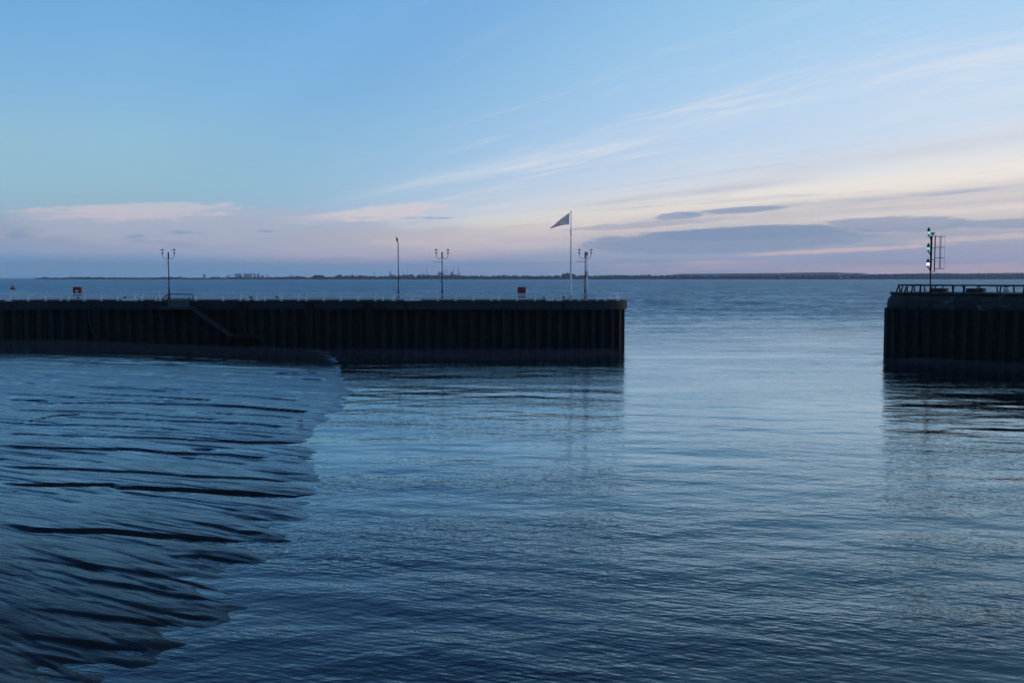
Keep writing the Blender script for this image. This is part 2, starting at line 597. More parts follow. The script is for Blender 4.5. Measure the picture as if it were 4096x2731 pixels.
M_CONC = pbr("weathered_concrete", (0.017, 0.021, 0.022), 0.85, 0.35, 1.2, 0.01, 9.0, streak=0.5, tint=(0.009, 0.011, 0.011))
M_CONC_D = pbr("damp_concrete", (0.010, 0.0115, 0.013), 0.85, 0.35, 1.2, 0.01, 9.0, streak=0.5, tint=(0.005, 0.006, 0.006))
M_DECK = pbr("dark_deck", (0.014, 0.017, 0.015), 0.9, 0.4, 2.0, 0.01, 12.0)
M_PILE = pbr("rusted_sheet_pile", (0.016, 0.0135, 0.012), 0.8, 0.45, 2.0, 0.01, 8.0, spec=0.25, streak=0.6, tint=(0.010, 0.010, 0.009))
M_FEND = pbr("fender_timber", (0.016, 0.010, 0.009), 0.85, 0.4, 3.0, 0.01, 14.0, spec=0.2, streak=0.4)
M_WHITE = pbr("white_paint", (0.84, 0.84, 0.83), 0.45, 0.08, 4.0, streak=0.25, tint=(0.45, 0.42, 0.38))
M_BLACK = pbr("black_painted_iron", (0.008, 0.008, 0.009), 0.55, 0.3, 6.0, spec=0.2)
M_DARKRAIL = pbr("dark_timber_rail", (0.010, 0.010, 0.011), 0.75, 0.35, 5.0, 0.004, 25.0)
M_GREY = pbr("galvanised_steel", (0.20, 0.21, 0.22), 0.5, 0.2, 6.0, metal=0.3)
M_GREYD = pbr("weathered_steel", (0.013, 0.016, 0.019), 0.7, 0.3, 6.0)
M_PANEL = pbr("galvanised_panel", (0.03, 0.036, 0.043), 0.5, 0.15, 3.0, metal=0.1)
M_RED = pbr("red_moulded_plastic", (0.23, 0.016, 0.018), 0.5, 0.12, 3.0)
M_REDD = pbr("faded_red_paint", (0.20, 0.025, 0.03), 0.5, 0.25, 3.0)
M_STONE = pbr("lichened_stone", (0.026, 0.031, 0.027), 0.9, 0.5, 0.9, 0.02, 6.0, streak=0.6, tint=(0.007, 0.008, 0.008), pale=(0.13, 0.16, 0.18))
M_LANTERN_RED = pbr("red_cowl", (0.30, 0.012, 0.012), 0.35, 0.1, 5.0)
M_GREEN_LIT = pbr("lit_green_lens", (0.02, 0.4, 0.3), 0.2, 0.05, 5.0, emit=(0.22, 0.82, 0.72), estr=1.0)
M_WHITE_LIT = pbr("lit_white_lens", (0.8, 0.8, 0.8), 0.2, 0.05, 5.0, emit=(1.0, 0.97, 0.92), estr=2.2)
M_ROPE = pbr("rope", (0.06, 0.055, 0.05), 0.9, 0.3, 20.0)
M_GULLW = pbr("white_feathers", (0.7, 0.7, 0.68), 0.8, 0.05, 10.0)
M_GULLG = pbr("grey_feathers", (0.28, 0.30, 0.33), 0.8, 0.1, 10.0)
M_GREENP = pbr("green_lamp_paint", (0.02, 0.09, 0.06), 0.4, 0.2, 8.0)

m = bpy.data.materials.new("lantern_glass")
m.use_nodes = True
_t = NT(m.node_tree)
_b = _t.n["Principled BSDF"]
_b.inputs["Base Color"].default_value = (0.75, 0.76, 0.74, 1)
_b.inputs["Roughness"].default_value = 0.2
_tr = _t.new("ShaderNodeBsdfTransparent")
_mx = _t.new("ShaderNodeMixShader")
_mx.inputs[0].default_value = 0.16
_t.l.new(_tr.outputs[0], _mx.inputs[1])
_t.l.new(_b.outputs[0], _mx.inputs[2])
_t.l.new(_mx.outputs[0], _t.n["Material Output"].inputs[0])
M_GLASS = m

# ------------------------------------------------------------------ water
def water_material():
    m = bpy.data.materials.new("estuary_water")
    m.use_nodes = True
    t = NT(m.node_tree)
    t.n.remove(t.n["Principled BSDF"])
    P = t.new("ShaderNodeNewGeometry").outputs["Position"]
    px, py, pz = t.sep(P)
    # open estuary is wind-roughened; the harbour behind the piers is sheltered
    edge = t.noise(t.mapping(P, scale=(0.020, 0.060, 1)), 1.0, 5.0, 0.62)
    yy = t.add(py, t.mul(t.sub(edge, 0.5), 150.0))
    chop = t.ss(yy, 84.0, 215.0)
    near = t.ss(py, 46.0, 20.0)
    gust = t.noise(t.mapping(P, scale=(0.05, 0.14, 1)), 1.0, 4.0, 0.6)
    gust = t.ss(gust, 0.33, 0.67, 0.40, 1.45)

    def train(ang, wl, crest, z, det=2.0, rough=0.5):
        v = t.mapping(P, rot=(0, 0, R(-ang)), scale=(1, 1, 1))
        v = t.mapping(v, loc=(z * 3.1, z * 7.7, z), scale=(1.0 / (wl * crest), 1.0 / wl, 1.0))
        return t.noise(v, 1.0, det, rough)

    fine = t.mul(gust, t.add(1.0, t.add(t.mul(near, 1.3), t.ss(py, 52.0, 78.0, 0.0, 0.9))))
    h = t.mul(train(-8, 5.5, 2.2, 0.4, 3.0), t.mul(chop, 1.5))
    h = t.add(h, t.mul(train(-12, 1.7, 2.4, 1.0), t.add(t.mul(chop, 0.45), 0.026)))
    h = t.add(h, t.mul(train(-20, 0.55, 2.4, 2.0), t.mul(t.add(t.mul(chop, 0.12), 0.020), fine)))
    h = t.add(h, t.mul(train(19, 0.34, 2.2, 3.0), t.mul(t.add(t.mul(chop, 0.05), 0.013), fine)))
    h = t.add(h, t.mul(train(-19, 0.14, 2.8, 4.0, 2.0), t.mul(0.0085, fine)))
    bn = t.new("ShaderNodeBump")
    bn.inputs["Strength"].default_value = 1.0
    bn.inputs["Distance"].default_value = 1.0
    if "Filter Width" in bn.inputs:
        bn.inputs["Filter Width"].default_value = 0.03
    t.put(bn.inputs["Height"], h)
    silt = t.noise(t.mapping(P, scale=(0.03, 0.06, 1)), 1.0, 3.0, 0.5)
    body = t.mix(silt, (0.015, 0.014, 0.017, 1), (0.024, 0.021, 0.022, 1))
    # brown silt tone and weaker mirror by the piers, imitating a ripple-broken wall reflection
    dl = t.mul(t.mul(t.ss(t.sub(98.6, py), 20.0, 4.0), t.ss(px, 10.6, 9.6)), t.ss(py, 101.0, 99.5))
    nx, ny = -0.653, -0.757
    dn = t.add(t.mul(t.sub(px, 37.6), nx), t.mul(t.sub(py, 90.6), ny))
    da = t.add(t.mul(t.sub(px, 37.6), -ny), t.mul(t.sub(py, 90.6), nx))
    dr = t.mul(t.mul(t.ss(dn, 18.0, 4.0), t.ss(da, -1.5, 1.0)), t.ss(dn, 0.0, 2.5))
    refl_break = t.mul(t.m("MAXIMUM", dl, dr), t.ss(edge, 0.25, 0.55, 0.55, 1.0))
    body = t.mix(t.mul(refl_break, 0.9), body, (0.085, 0.066, 0.064, 1))
    sw1 = t.noise(t.mapping(P, rot=(0, 0, R(10)), scale=(0.34, 0.20, 1)), 1.0, 3.0, 0.6)
    sw2 = t.noise(t.mapping(P, rot=(0, 0, R(10)), scale=(0.075, 0.050, 1)), 1.0, 4.0, 0.65)
    sw3 = t.noise(t.mapping(P, scale=(0.016, 0.020, 1)), 1.0, 5.0, 0.65)
    swell = t.add(t.mul(sw1, 0.45), t.add(t.mul(sw2, 0.35), t.mul(sw3, 0.20)))
    rough = t.add(t.mul(chop, t.ss(swell, 0.30, 0.70, 0.20, 0.46)), 0.03)
    gain = t.sub(1.0, t.mul(chop, t.ss(swell, 0.41, 0.60, 0.08, 0.60)))
    gain = t.mul(gain, t.sub(1.0, t.mul(refl_break, 0.60)))
    rough = t.add(rough, t.mul(refl_break, 0.05))
    wet_surface(t, body, rough, bn.outputs[0], 1.333, (0.77, 0.94, 1.0, 1), gain)
    return m


M_WATER = water_material()


def build_water():
    ys = [2.0]
    while ys[-1] < 60000:
        y = ys[-1]
        step = max(0.11, 0.6 * y * y / 6965.0)
        if y > 130:
            step = max(step, y * 0.012)
        if y > 400:
            step = y * 0.06
        ys.append(y + step)
    ys = np.array(ys)
    u = np.linspace(-1.0, 1.0, 620)
    u = np.sign(u) * np.abs(u) ** 1.25
    Y = np.repeat(ys[:, None], len(u), 1)
    X = u[None, :] * (Y * 1.15 + 14.0)
    dyy = np.gradient(ys)[:, None]
    Z = np.zeros_like(X)
    rg = np.random.default_rng(3)
    for k in range(46):
        wl = 10 ** rg.uniform(math.log10(0.9), math.log10(7.0))
        fam = -14 if rg.random() < 0.7 else 22
        a = R(fam + rg.normal(0, 11))
        kx, ky = -math.sin(a), math.cos(a)
        kk = 2 * math.pi / wl
        amp = 0.0045 * wl / (2 * math.pi)
        fade = np.clip((wl / 3.2 - dyy) / (wl / 6.0), 0, 1)
        ph = rg.uniform(0, 6.28)
        arg = kk * (kx * X + ky * Y) + ph + 1.2 * vnoise(X / (wl * 3), Y / (wl * 3), k)
        Z += amp * fade * np.sin(arg)
    Z *= np.clip((170 - Y) / 60, 0, 1)
    o = grid_object("water", X, Y, Z, M_WATER)
    tag(o, kind="structure")
    return o


build_water()

# ------------------------------------------------------------------ mud bank
SHORE_PX = [(1020, 1384), (1200, 1393), (1330, 1408), (1400, 1430), (1420, 1452), (1400, 1476), (1330, 1500), (1370, 1530), (1425, 1562), (1432, 1580), (1395, 1612), (1385, 1640), (1330, 1662), (1300, 1680),
            (1245, 1705), (1190, 1745), (1185, 1782), (1240, 1796), (1305, 1808), (1250, 1850), (1255, 1905), (1312, 1936), (1270, 1958),
            (1292, 1972), (1215, 1995), (1262, 2010), (1202, 2046), (1195, 2080), (1206, 2110), (1110, 2152), (1150, 2161), (1010, 2185),
            (1046, 2228), (1010, 2252), (975, 2270), (1000, 2290), (940, 2312), (985, 2340), (930, 2362), (998, 2372), (925, 2400),
            (1008, 2420), (900, 2455), (890, 2482), (790, 2520), (800, 2540), (770, 2572), (640, 2600), (610, 2650), (480, 2680), (390, 2731), (300, 2800), (180, 2900)]
_sg = sorted([(ground(x, y).y, ground(x, y).x) for x, y in SHORE_PX])
SHY = np.array([a for a, _ in _sg])
SHX = np.array([b for _, b in _sg])


def shore_x(Y):
    base = np.interp(Y, SHY, SHX)
    lo = SHX[0] - (SHY[0] - Y) * 0.55
    hi = SHX[-1] + (Y - SHY[-1]) * 1.2
    return np.where(Y < SHY[0], lo, np.where(Y > SHY[-1], hi, base))


SHXS = None


def mud_base(s, Y):
    """height against distance s inland from the water's edge"""
    sp = np.maximum(s, 0)
    z = 0.06 * np.clip((94 - Y) / 25, 0.08, 1) * (1 - np.exp(-sp / 0.8)) + 0.024 * sp - 0.0002 * sp * sp + 0.014 * np.maximum(Y - 58, 0) * np.clip(sp / 25.0, 0, 1)
    return np.where(s < 0, np.maximum(s * 0.10, -0.8), z)


RILLS = [  # polylines in photo pixels, depth inland -> depth at the shore
    ([(0, 1928), (446, 1931), (485, 1941), (829, 1953), (1020, 1966), (1180, 1982), (1276, 1972)], 0.10, 0.26),
    ([(0, 1864), (191, 1867), (383, 1874), (574, 1883), (733, 1896), (1180, 1918)], 0.08, 0.06),
    ([(0, 1778), (223, 1788), (542, 1791), (670, 1804), (893, 1810), (1084, 1829)], 0.09, 0.10),
    ([(0, 1733), (638, 1749), (829, 1756), (1212, 1778)], 0.05, 0.10),
    ([(64, 1693), (383, 1700), (574, 1708), (765, 1721)], 0.07, 0.04),
    ([(223, 1665), (446, 1670), (702, 1681), (957, 1688), (1148, 1705)], 0.07, 0.08),
    ([(51, 1635), (383, 1644), (542, 1651), (702, 1665), (893, 1676)], 0.06, 0.06),
    ([(0, 1610), (319, 1608), (510, 1605), (765, 1613), (957, 1619), (1084, 1632), (1244, 1645)], 0.06, 0.15),
    ([(350, 1542), (542, 1550), (702, 1565), (957, 1580), (1212, 1600)], 0.05, 0.07),
    ([(0, 1714), (38, 1695), (147, 1676), (242, 1657), (357, 1648)], 0.14, 0.10),
    ([(306, 1616), (344, 1600), (446, 1584), (485, 1571), (555, 1539), (638, 1523)], 0.10, 0.04),
    ([(0, 1592), (95, 1594), (150, 1597), (205, 1604)], 0.08, 0.12),
    ([(0, 2090), (51, 2094), (127, 2105), (319, 2110), (446, 2110), (542, 2120), (733, 2136), (957, 2155), (1084, 2168), (1148, 2160)], 0.14, 0.34),
    ([(51, 2224), (191, 2232), (319, 2247), (478, 2270), (670, 2295), (765, 2321), (829, 2346), (925, 2372)], 0.06, 0.16),
    ([(127, 2270), (255, 2283), (357, 2314), (574, 2340), (702, 2372), (829, 2391), (918, 2407)], 0.05, 0.16),
    ([(64, 2423), (255, 2436), (383, 2455), (574, 2480), (720, 2510), (800, 2540)], 0.05, 0.16),
    ([(268, 2346), (446, 2385), (638, 2430), (760, 2462), (880, 2480)], 0.05, 0.15),
    ([(772, 2082), (880, 2098), (957, 2120), (1071, 2135)], 0.08, 0.18),
    ([(0, 2530), (200, 2545), (420, 2570), (600, 2600)], 0.05, 0.16),
    ([(60, 2600), (250, 2622), (440, 2655)], 0.06, 0.14),
    ([(0, 2660), (150, 2680), (330, 2720)], 0.05, 0.12),
    ([(660, 2218), (800, 2212), (900, 2235), (1020, 2250)], 0.10, 0.16),
    ([(860, 2300), (930, 2318), (980, 2336)], 0.07, 0.14),
    ([(1060, 1492), (1180, 1488), (1290, 1490)], 0.10, 0.20),
    ([(1150, 1510), (1230, 1514), (1310, 1518)], 0.08, 0.14),
    ([(740, 1790), (830, 1790), (890, 1793)], 0.08, 0.08),
]


def build_mud():
    ys = [7.0]
    while ys[-1] < 99.3:
        y = ys[-1]
        ys.append(y + max(0.05, 0.40 * y * y / 6965.0))
    ys = np.array(ys)
    nw = 620
    w = np.linspace(0, 1, nw) ** 1.35
    Y = np.repeat(ys[:, None], nw, 1)
    W = ys * 0.62 + 14.0
    # saw-edged shoreline with extra small tongues
    sm = np.convolve(np.pad(shore_x(ys), 60, mode="edge"), np.ones(121) / 121, mode="valid")
    wgt = np.clip((ys - 22) / 14, 0, 1) * 0.6
    sx = shore_x(ys) * (1 - wgt) + sm * wgt + 0.30 * fbm(ys * 1.7, ys * 0 + 3.3, 5, 3) * np.clip(ys / 40, 0.4, 1.4)
    X = sx[:, None] + 3.0 - w[None, :] * W[:, None]
    s = sx[:, None] - X
    Z = mud_base(s, Y)
    inl = np.clip(s / 0.6, 0, 1)
    # gentle undulation and fans
    Z += inl * 0.03 * fbm(X * 0.16 + Y * 0.05, Y * 0.22, 11, 4)
    # flow-aligned coordinates: water drains towards +x and slightly towards the camera
    ang = np.interp(Y, [15, 25, 50, 95], [R(-36), R(-28), R(-14), R(-4)])
    fx = X * np.cos(ang) + Y * np.sin(ang)
    fy = -X * np.sin(ang) + Y * np.cos(ang)
    fade = np.clip(s / 1.5, 0.15, 1)
    ridg = fbm(fx * 0.30, fy * 2.1, 21, 4, 0.55)
    amp = np.interp(Y, [15, 30, 60, 90, 97], [0.010, 0.007, 0.007, 0.004, 0.001])
    patch = np.clip(0.55 + 0.9 * fbm(X * 0.10, Y * 0.13, 31, 2), 0.15, 1.3)
    Z += inl * amp * patch * ridg * 1.2
    Z -= inl * amp * patch * 0.6 * np.clip(-fbm(fx * 0.18, fy * 1.1, 41, 3) - 0.05, 0, 1) ** 0.7
    Z += inl * 0.004 * np.interp(Y, [15, 30, 60], [0.8, 1.0, 1.5]) * fbm(fx * 0.7, fy * 6.5, 61, 3, 0.6)
    # hummocks along the eroding edge close by
    edge = np.exp(-((s - 0.9) / 1.1) ** 2) * np.interp(Y, [15, 30, 45, 60], [1.0, 0.9, 0.4, 0.2])
    Z += edge * 0.11 * fbm(fx * 0.45, fy * 1.25, 51, 3)

    def carve(rx, ry, depth, soft, tail):
        o = np.argsort(rx)
        rx, ry, depth = rx[o], ry[o], depth[o]
        r0, r1 = np.searchsorted(ys, [ry.min() - 6 * tail - 1, ry.max() + 1])
        if r1 <= r0:
            return
        xs, yy = X[r0:r1], Y[r0:r1]
        yr = np.interp(xs, rx, ry) + 0.10 * fbm(xs * 0.9, xs * 0 + rx[0], int(abs(rx[0]) * 10) % 97, 3) * np.clip(yy / 40, .3, 2)
        d = np.interp(xs, rx, depth)
        span = np.clip((xs - rx[0]) / 0.8, 0, 1) * np.clip((rx[-1] - xs) / 0.5, 0, 1)
        tt = yr - yy
        prof = np.clip((tt + soft * 0.3) / soft, 0, 1)
        prof = prof * prof * (3 - 2 * prof) * np.exp(-np.maximum(tt - soft, 0) / tail)
        Z[r0:r1] -= d * span * prof

    for pl, d0, d1 in RILLS:
        pts = []
        for x, y in pl:
            p = ground(x, y, 0.2)
            for _ in range(4):
                ss = float(shore_x(np.array([p.y]))[0]) - p.x
                z = float(mud_base(np.array([ss]), np.array([p.y]))[0])
                p = ground(x, y, z)
            pts.append(p)
        rx = np.array([p.x for p in pts])
        ry = np.array([p.y for p in pts])
        dd = np.linspace(d0, d1, len(pts))
        if rx[0] > rx[-1]:
            dd = dd[::-1]
        sc = float(np.mean(ry)) / 30.0
        if sc < 0.95:
            dd = dd * 0.60
        carve(rx, ry, dd, 0.13 if sc < 0.95 else 0.075 * sc, 0.26 * max(0.8, sc))
    rg = np.random.default_rng(12)
    for k in range(300):
        y0 = float(10 ** rg.uniform(math.log10(16), math.log10(92)))
        sh = float(shore_x(np.array([y0]))[0])
        L = rg.uniform(2, 9) * (0.4 + y0 / 45)
        s0 = rg.uniform(-0.3, min(26, y0 * 0.45))
        x1 = sh - s0
        n = 7
        a = float(np.interp(y0, [15, 25, 50, 95], [R(-34), R(-26), R(-13), R(-3)])) + rg.normal(0, 0.05)
        tt = np.linspace(-L, 0, n)
        rx = x1 + tt * math.cos(a)
        ry = y0 + tt * math.sin(a) + rg.normal(0, 0.03 * L, n) * 0.35
        carve(rx, ry, np.linspace(0.3, 1, n) * rg.uniform(0.010, 0.045) * (0.6 + y0 / 70), 0.04 + y0 * 0.0016, 0.12 + y0 * 0.004)
    # dished strip along the foot of the pier
    Z -= np.clip((Y - 80.0) / 19, 0, 1) ** 2 * 0.18 * np.clip(s / 14, 0, 1)
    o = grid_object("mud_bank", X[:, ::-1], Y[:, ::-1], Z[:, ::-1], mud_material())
    tag(o, kind="structure")
    return X, Y, Z


def mud_material():
    m = bpy.data.materials.new("wet_mud")
    m.use_nodes = True
    t = NT(m.node_tree)
    t.n.remove(t.n["Principled BSDF"])
    P = t.new("ShaderNodeNewGeometry").outputs["Position"]
    px, py, pz = t.sep(P)
    calm = t.ss(py, 92.0, 62.0, 0.06, 1.0)
    n = t.noise(t.mapping(P, scale=(0.5, 1.0, 1)), 1.0, 5.0, 0.6)
    film = t.noise(t.mapping(P, rot=(0, 0, R(14)), scale=(0.22, 1.3, 1)), 1.0, 5.0, 0.62)
    dry = t.ss(film, 0.47, 0.68)
    bn = t.new("ShaderNodeBump")
    bn.inputs["Strength"].default_value = 1.0
    bn.inputs["Distance"].default_value = 1.0
    if "Filter Width" in bn.inputs:
        bn.inputs["Filter Width"].default_value = 0.05
    h = t.mul(t.noise(t.mapping(P, rot=(0, 0, R(17)), scale=(0.9, 4.6, 1)), 1.0, 5.0, 0.65), 0.013)
    h = t.add(h, t.mul(t.noise(t.mapping(P, rot=(0, 0, R(12)), scale=(3, 14, 1)), 1.0, 5.0, 0.7), 0.006))
    t.put(bn.inputs["Height"], t.mul(h, calm))
    # the margin just above the water is bare, dull, brown and broken
    marg = t.mul(t.ss(t.add(pz, t.mul(t.sub(film, 0.5), 0.22)), 0.09, 0.01), t.ss(n, 0.35, 0.65))
    wall = t.ss(py, 76.0, 98.0)  # dims the mud's mirror by the pier, imitating the dark reflected piles
    # thin drainage lines following the fall of the bank
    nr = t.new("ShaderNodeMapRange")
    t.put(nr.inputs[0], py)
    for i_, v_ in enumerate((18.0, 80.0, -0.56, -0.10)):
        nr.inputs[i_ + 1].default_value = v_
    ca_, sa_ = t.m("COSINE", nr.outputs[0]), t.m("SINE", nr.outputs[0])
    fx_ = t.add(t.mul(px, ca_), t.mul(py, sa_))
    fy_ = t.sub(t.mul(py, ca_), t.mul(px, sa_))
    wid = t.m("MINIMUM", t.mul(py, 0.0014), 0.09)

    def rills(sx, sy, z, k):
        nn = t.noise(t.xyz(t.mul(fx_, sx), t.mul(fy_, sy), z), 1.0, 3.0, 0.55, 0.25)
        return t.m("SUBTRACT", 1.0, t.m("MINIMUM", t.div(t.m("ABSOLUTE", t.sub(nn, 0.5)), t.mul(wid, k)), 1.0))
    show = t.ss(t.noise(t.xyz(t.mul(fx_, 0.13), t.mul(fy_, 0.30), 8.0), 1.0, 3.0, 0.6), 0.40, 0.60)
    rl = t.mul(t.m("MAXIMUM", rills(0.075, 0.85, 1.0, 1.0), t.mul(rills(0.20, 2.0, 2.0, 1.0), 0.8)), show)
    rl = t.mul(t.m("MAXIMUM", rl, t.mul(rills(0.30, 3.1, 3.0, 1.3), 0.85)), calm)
    rl = t.ss(rl, 0.10, 0.75)  # matte rill mud, its reflection dimmed in place of shade on the banks
    dull = t.m("MAXIMUM", t.mul(dry, calm), marg)
    rough = t.add(t.add(0.06, t.mul(wall, 0.08)), t.mul(t.m("MAXIMUM", dull, rl), 0.26))
    near_dull = t.mul(t.ss(py, 34.0, 17.0), t.ss(film, 0.30, 0.60, 0.55, 1.0))  # weaker reflection towards the camera
    bare = t.mul(t.sub(1.0, t.mul(marg, 0.20)), t.sub(1.0, t.mul(near_dull, 0.52)))
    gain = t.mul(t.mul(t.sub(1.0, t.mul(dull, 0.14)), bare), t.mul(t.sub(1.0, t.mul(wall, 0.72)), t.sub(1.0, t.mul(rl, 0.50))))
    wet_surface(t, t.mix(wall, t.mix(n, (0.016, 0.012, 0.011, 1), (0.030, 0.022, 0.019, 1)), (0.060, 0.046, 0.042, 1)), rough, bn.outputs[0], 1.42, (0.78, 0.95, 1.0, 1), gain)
    return m


MUDX, MUDY, MUDZ = build_mud()


def mud_height(x, y):
    i = np.argmin(np.abs(MUDY[:, 0] - y))
    j = np.argmin(np.abs(MUDX[i] - x))
    return float(MUDZ[i, j])

# ------------------------------------------------------------------ the long pier
YP = 98.6                                         # front face of the capping beam
ZT = at(2250, 1203, YP).z                         # deck level
ZC = at(2250, 1203 + 34.5, YP).z                  # underside of the capping beam
YB = 107.4                                        # back edge
XB = at(215, 1203, YP).x                          # bend in the front
XS = at(1545, 1203, YP).x                         # where the newer, prouder beam starts
TIPC = Vector((8.62, YP + 3.0, 0))
LEFT_END = (-66.0, YP - 9.2)


def arc(c, r, a0, a1, n):
    return [(c[0] + r * math.cos(R(a0 + (a1 - a0) * k / n)), c[1] + r * math.sin(R(a0 + (a1 - a0) * k / n))) for k in range(n + 1)]


def corrugate(path, pitch, depth, z0, z1, phase=0.0):
    """trapezoid sheet piling following a plan polyline (outer face on the path, water on the right)"""
    pts = [Vector((p[0], p[1])) for p in path]
    seg = [(pts[i + 1] - pts[i]).length for i in range(len(pts) - 1)]
    tot = sum(seg)

    def pos(d):
        for i, L in enumerate(seg):
            if d <= L or i == len(seg) - 1:
                t = (pts[i + 1] - pts[i]).normalized()
                return pts[i] + t * d, Vector((t.y, -t.x))
            d -= L
    keys = []
    d = phase
    while d < tot:
        for f, o in ((0.0, 0.0), (0.34, 0.0), (0.50, 1.0), (0.84, 1.0)):
            if d + f * pitch < tot:
                keys.append((d + f * pitch, o))
        d += pitch
    mb = MB()
    vs, fs = [], []
    for d, o in keys:
        p, nrm = pos(d)
        q = p - nrm * (o * depth)
        vs += [(q.x, q.y, z0), (q.x, q.y, z1)]
    for i in range(len(keys) - 1):
        fs.append((2 * i, 2 * i + 2, 2 * i + 3, 2 * i + 1))
    mb._add(vs, fs)
    return mb


pier = thing("harbour_pier", (-20, 103, 0), "long dark pier of ribbed steel sheet piles, white railings and lamps on its deck", "pier")
front_l = [LEFT_END, (XB, YP + 0.12), (XS, YP + 0.12)]
front_r = [(XS, YP - 0.10), (TIPC.x, YP - 0.10)]
tip = arc(TIPC, 3.10, -90, 0, 10)
back = [(TIPC.x + 3.10, YB - 1.5), (TIPC.x + 1.6, YB), (XB - 2, YB), (LEFT_END[0], YB - 9)]
cap = MB()
cap.prism(front_l + [(XS, YB), (XB - 2, YB), (LEFT_END[0], YB - 9)], ZC, ZT - 0.003)
cap.build("capping_beam", M_CONC_D, pier)
cap = MB()
cap.prism(front_r[:1] + tip + back[:2] + [(XS, YB)], ZC - 0.02, ZT)
cap.build("capping_beam", M_CONC, pier)
dk = MB()
ins = 0.55
dk.prism([(LEFT_END[0], LEFT_END[1] + ins + .3), (XB, YP + 0.12 + ins), (TIPC.x, YP + ins)] + arc(TIPC, 3.1 - ins, -80, 0, 8)[0:]
         + [(TIPC.x + 3.1 - ins, YB - 1.9), (TIPC.x + 1.2, YB - ins), (XB - 2, YB - ins), (LEFT_END[0], YB - 9 - ins)], ZT + 0.002, ZT + 0.03)
dk.build("deck", M_DECK, pier)
pp = [LEFT_END, (XB, YP + 0.12), (TIPC.x, YP + 0.12)]
pp = [(p[0], p[1] + 0.22) for p in pp] + arc(TIPC, 2.90, -88, 0, 10) + [(TIPC.x + 2.90, YB - 2.0), (TIPC.x + 1.4, YB - 0.3), (XB - 2, YB - 0.3), (LEFT_END[0], YB - 9.3)]
corrugate(pp, 1.10, 0.52, -3.0, ZC + 0.05).build("sheet_piles", M_PILE, pier)
for px_ in (973, 1240, 1474):
    x = at(px_, 1300, YP).x
    MB().box((x, YP - 0.10, (ZT - 0.12 - 2.0) / 2), (0.62, 0.44, ZT - 0.12 + 2.0)).build("fender_post", M_FEND, pier)
for px_, yy in ((27, None), (580, 0.12), (1622, -0.10), (2253, -0.10)):
    if yy is None:
        x = at(27, 1230, YP - 2.2).x
        f = (x - LEFT_END[0]) / (XB - LEFT_END[0])
        y0 = LEFT_END[1] + f * (YP + 0.12 - LEFT_END[1])
    else:
        x, y0 = at(px_, 1230, YP).x, YP + yy
    zz = (ZT + ZC) / 2 - 0.06
    n = 18
    mb = MB()
    ring = [(x + 0.20 * math.cos(2 * math.pi * k / n), zz + 0.24 * math.sin(2 * math.pi * k / n)) for k in range(n)]
    mb.tube([(a, y0 - 0.01, b_) for a, b_ in ring] + [(ring[0][0], y0 - 0.01, ring[0][1])], 0.04, 6, False)
    mb._add([(a, y0 - 0.004, b_) for a, b_ in ring], [tuple(range(n))])  # flat black disc stands in for the shade inside the hole
    mb.build("mooring_recess", M_BLACK, pier)


# ------------------------------------------------------------------ railings
def front_y(x, inset=0.3):
    if x < XB:
        f = (x - LEFT_END[0]) / (XB - LEFT_END[0])
        return LEFT_END[1] + f * (YP + 0.12 - LEFT_END[1]) + inset
    if x <= TIPC.x:
        return YP + 0.10 + inset
    return TIPC.y - math.sqrt(max((3.1 - inset) ** 2 - (x - TIPC.x) ** 2, 0.01))


def lean_dir(x):
    if x < XB:
        v = Vector((-(YP + 0.12 - LEFT_END[1]), XB - LEFT_END[0], 0)).normalized()
        return v
    if x <= TIPC.x - 1:
        return Vector((0, 1, 0))
    v = Vector((TIPC.x - x - 0.0, TIPC.y - front_y(x), 0)) if x > TIPC.x else Vector((-0.15, 1, 0))
    return v.normalized()


def post_mb(p, ld, h, lean, w=0.085):
    mb = MB()
    top = p + ld * lean + Vector((0, 0, h))
    mb.tube([p, p + (top - p) * 0.5, top], [w * 0.62, w * 0.52, w * 0.42], 6)
    mb.box(p + Vector((0, 0, 0.012)), (0.34, 0.16, 0.024), math.atan2(ld.y, ld.x) - math.pi / 2)
    return mb


def railing(name, root, stations, h, lean, rails, mat, segs=None, rr=(0.070, 0.048, 0.058)):
    """stations: list of (point, lean direction); segs: index ranges carrying rails"""
    for p, ld in stations:
        post_mb(p, ld, h, lean).build("post", mat, root)
    for a, b_ in (segs or [(0, len(stations) - 1)]):
        for (hz, r) in zip(rails, rr):
            pts = []
            for p, ld in stations[a:b_ + 1]:
                pts.append(p + ld * (lean * hz / h) + Vector((0, 0, hz)))
            if len(pts) > 1:
                d0 = (pts[0] - pts[1]).normalized() * 0.30
                d1 = (pts[-1] - pts[-2]).normalized() * 0.30
                pts = [pts[0] + d0] + pts + [pts[-1] + d1]
            MB().tube(pts, r, 6).build("rail", mat, root)


def front_station(px_):
    # walk to the front edge along this pixel's bearing
    y = YP
    for _ in range(8):
        x = at(px_, 1203, y).x
        y = front_y(x)
    p = Vector((x, y, ZT))
    return p, lean_dir(x)


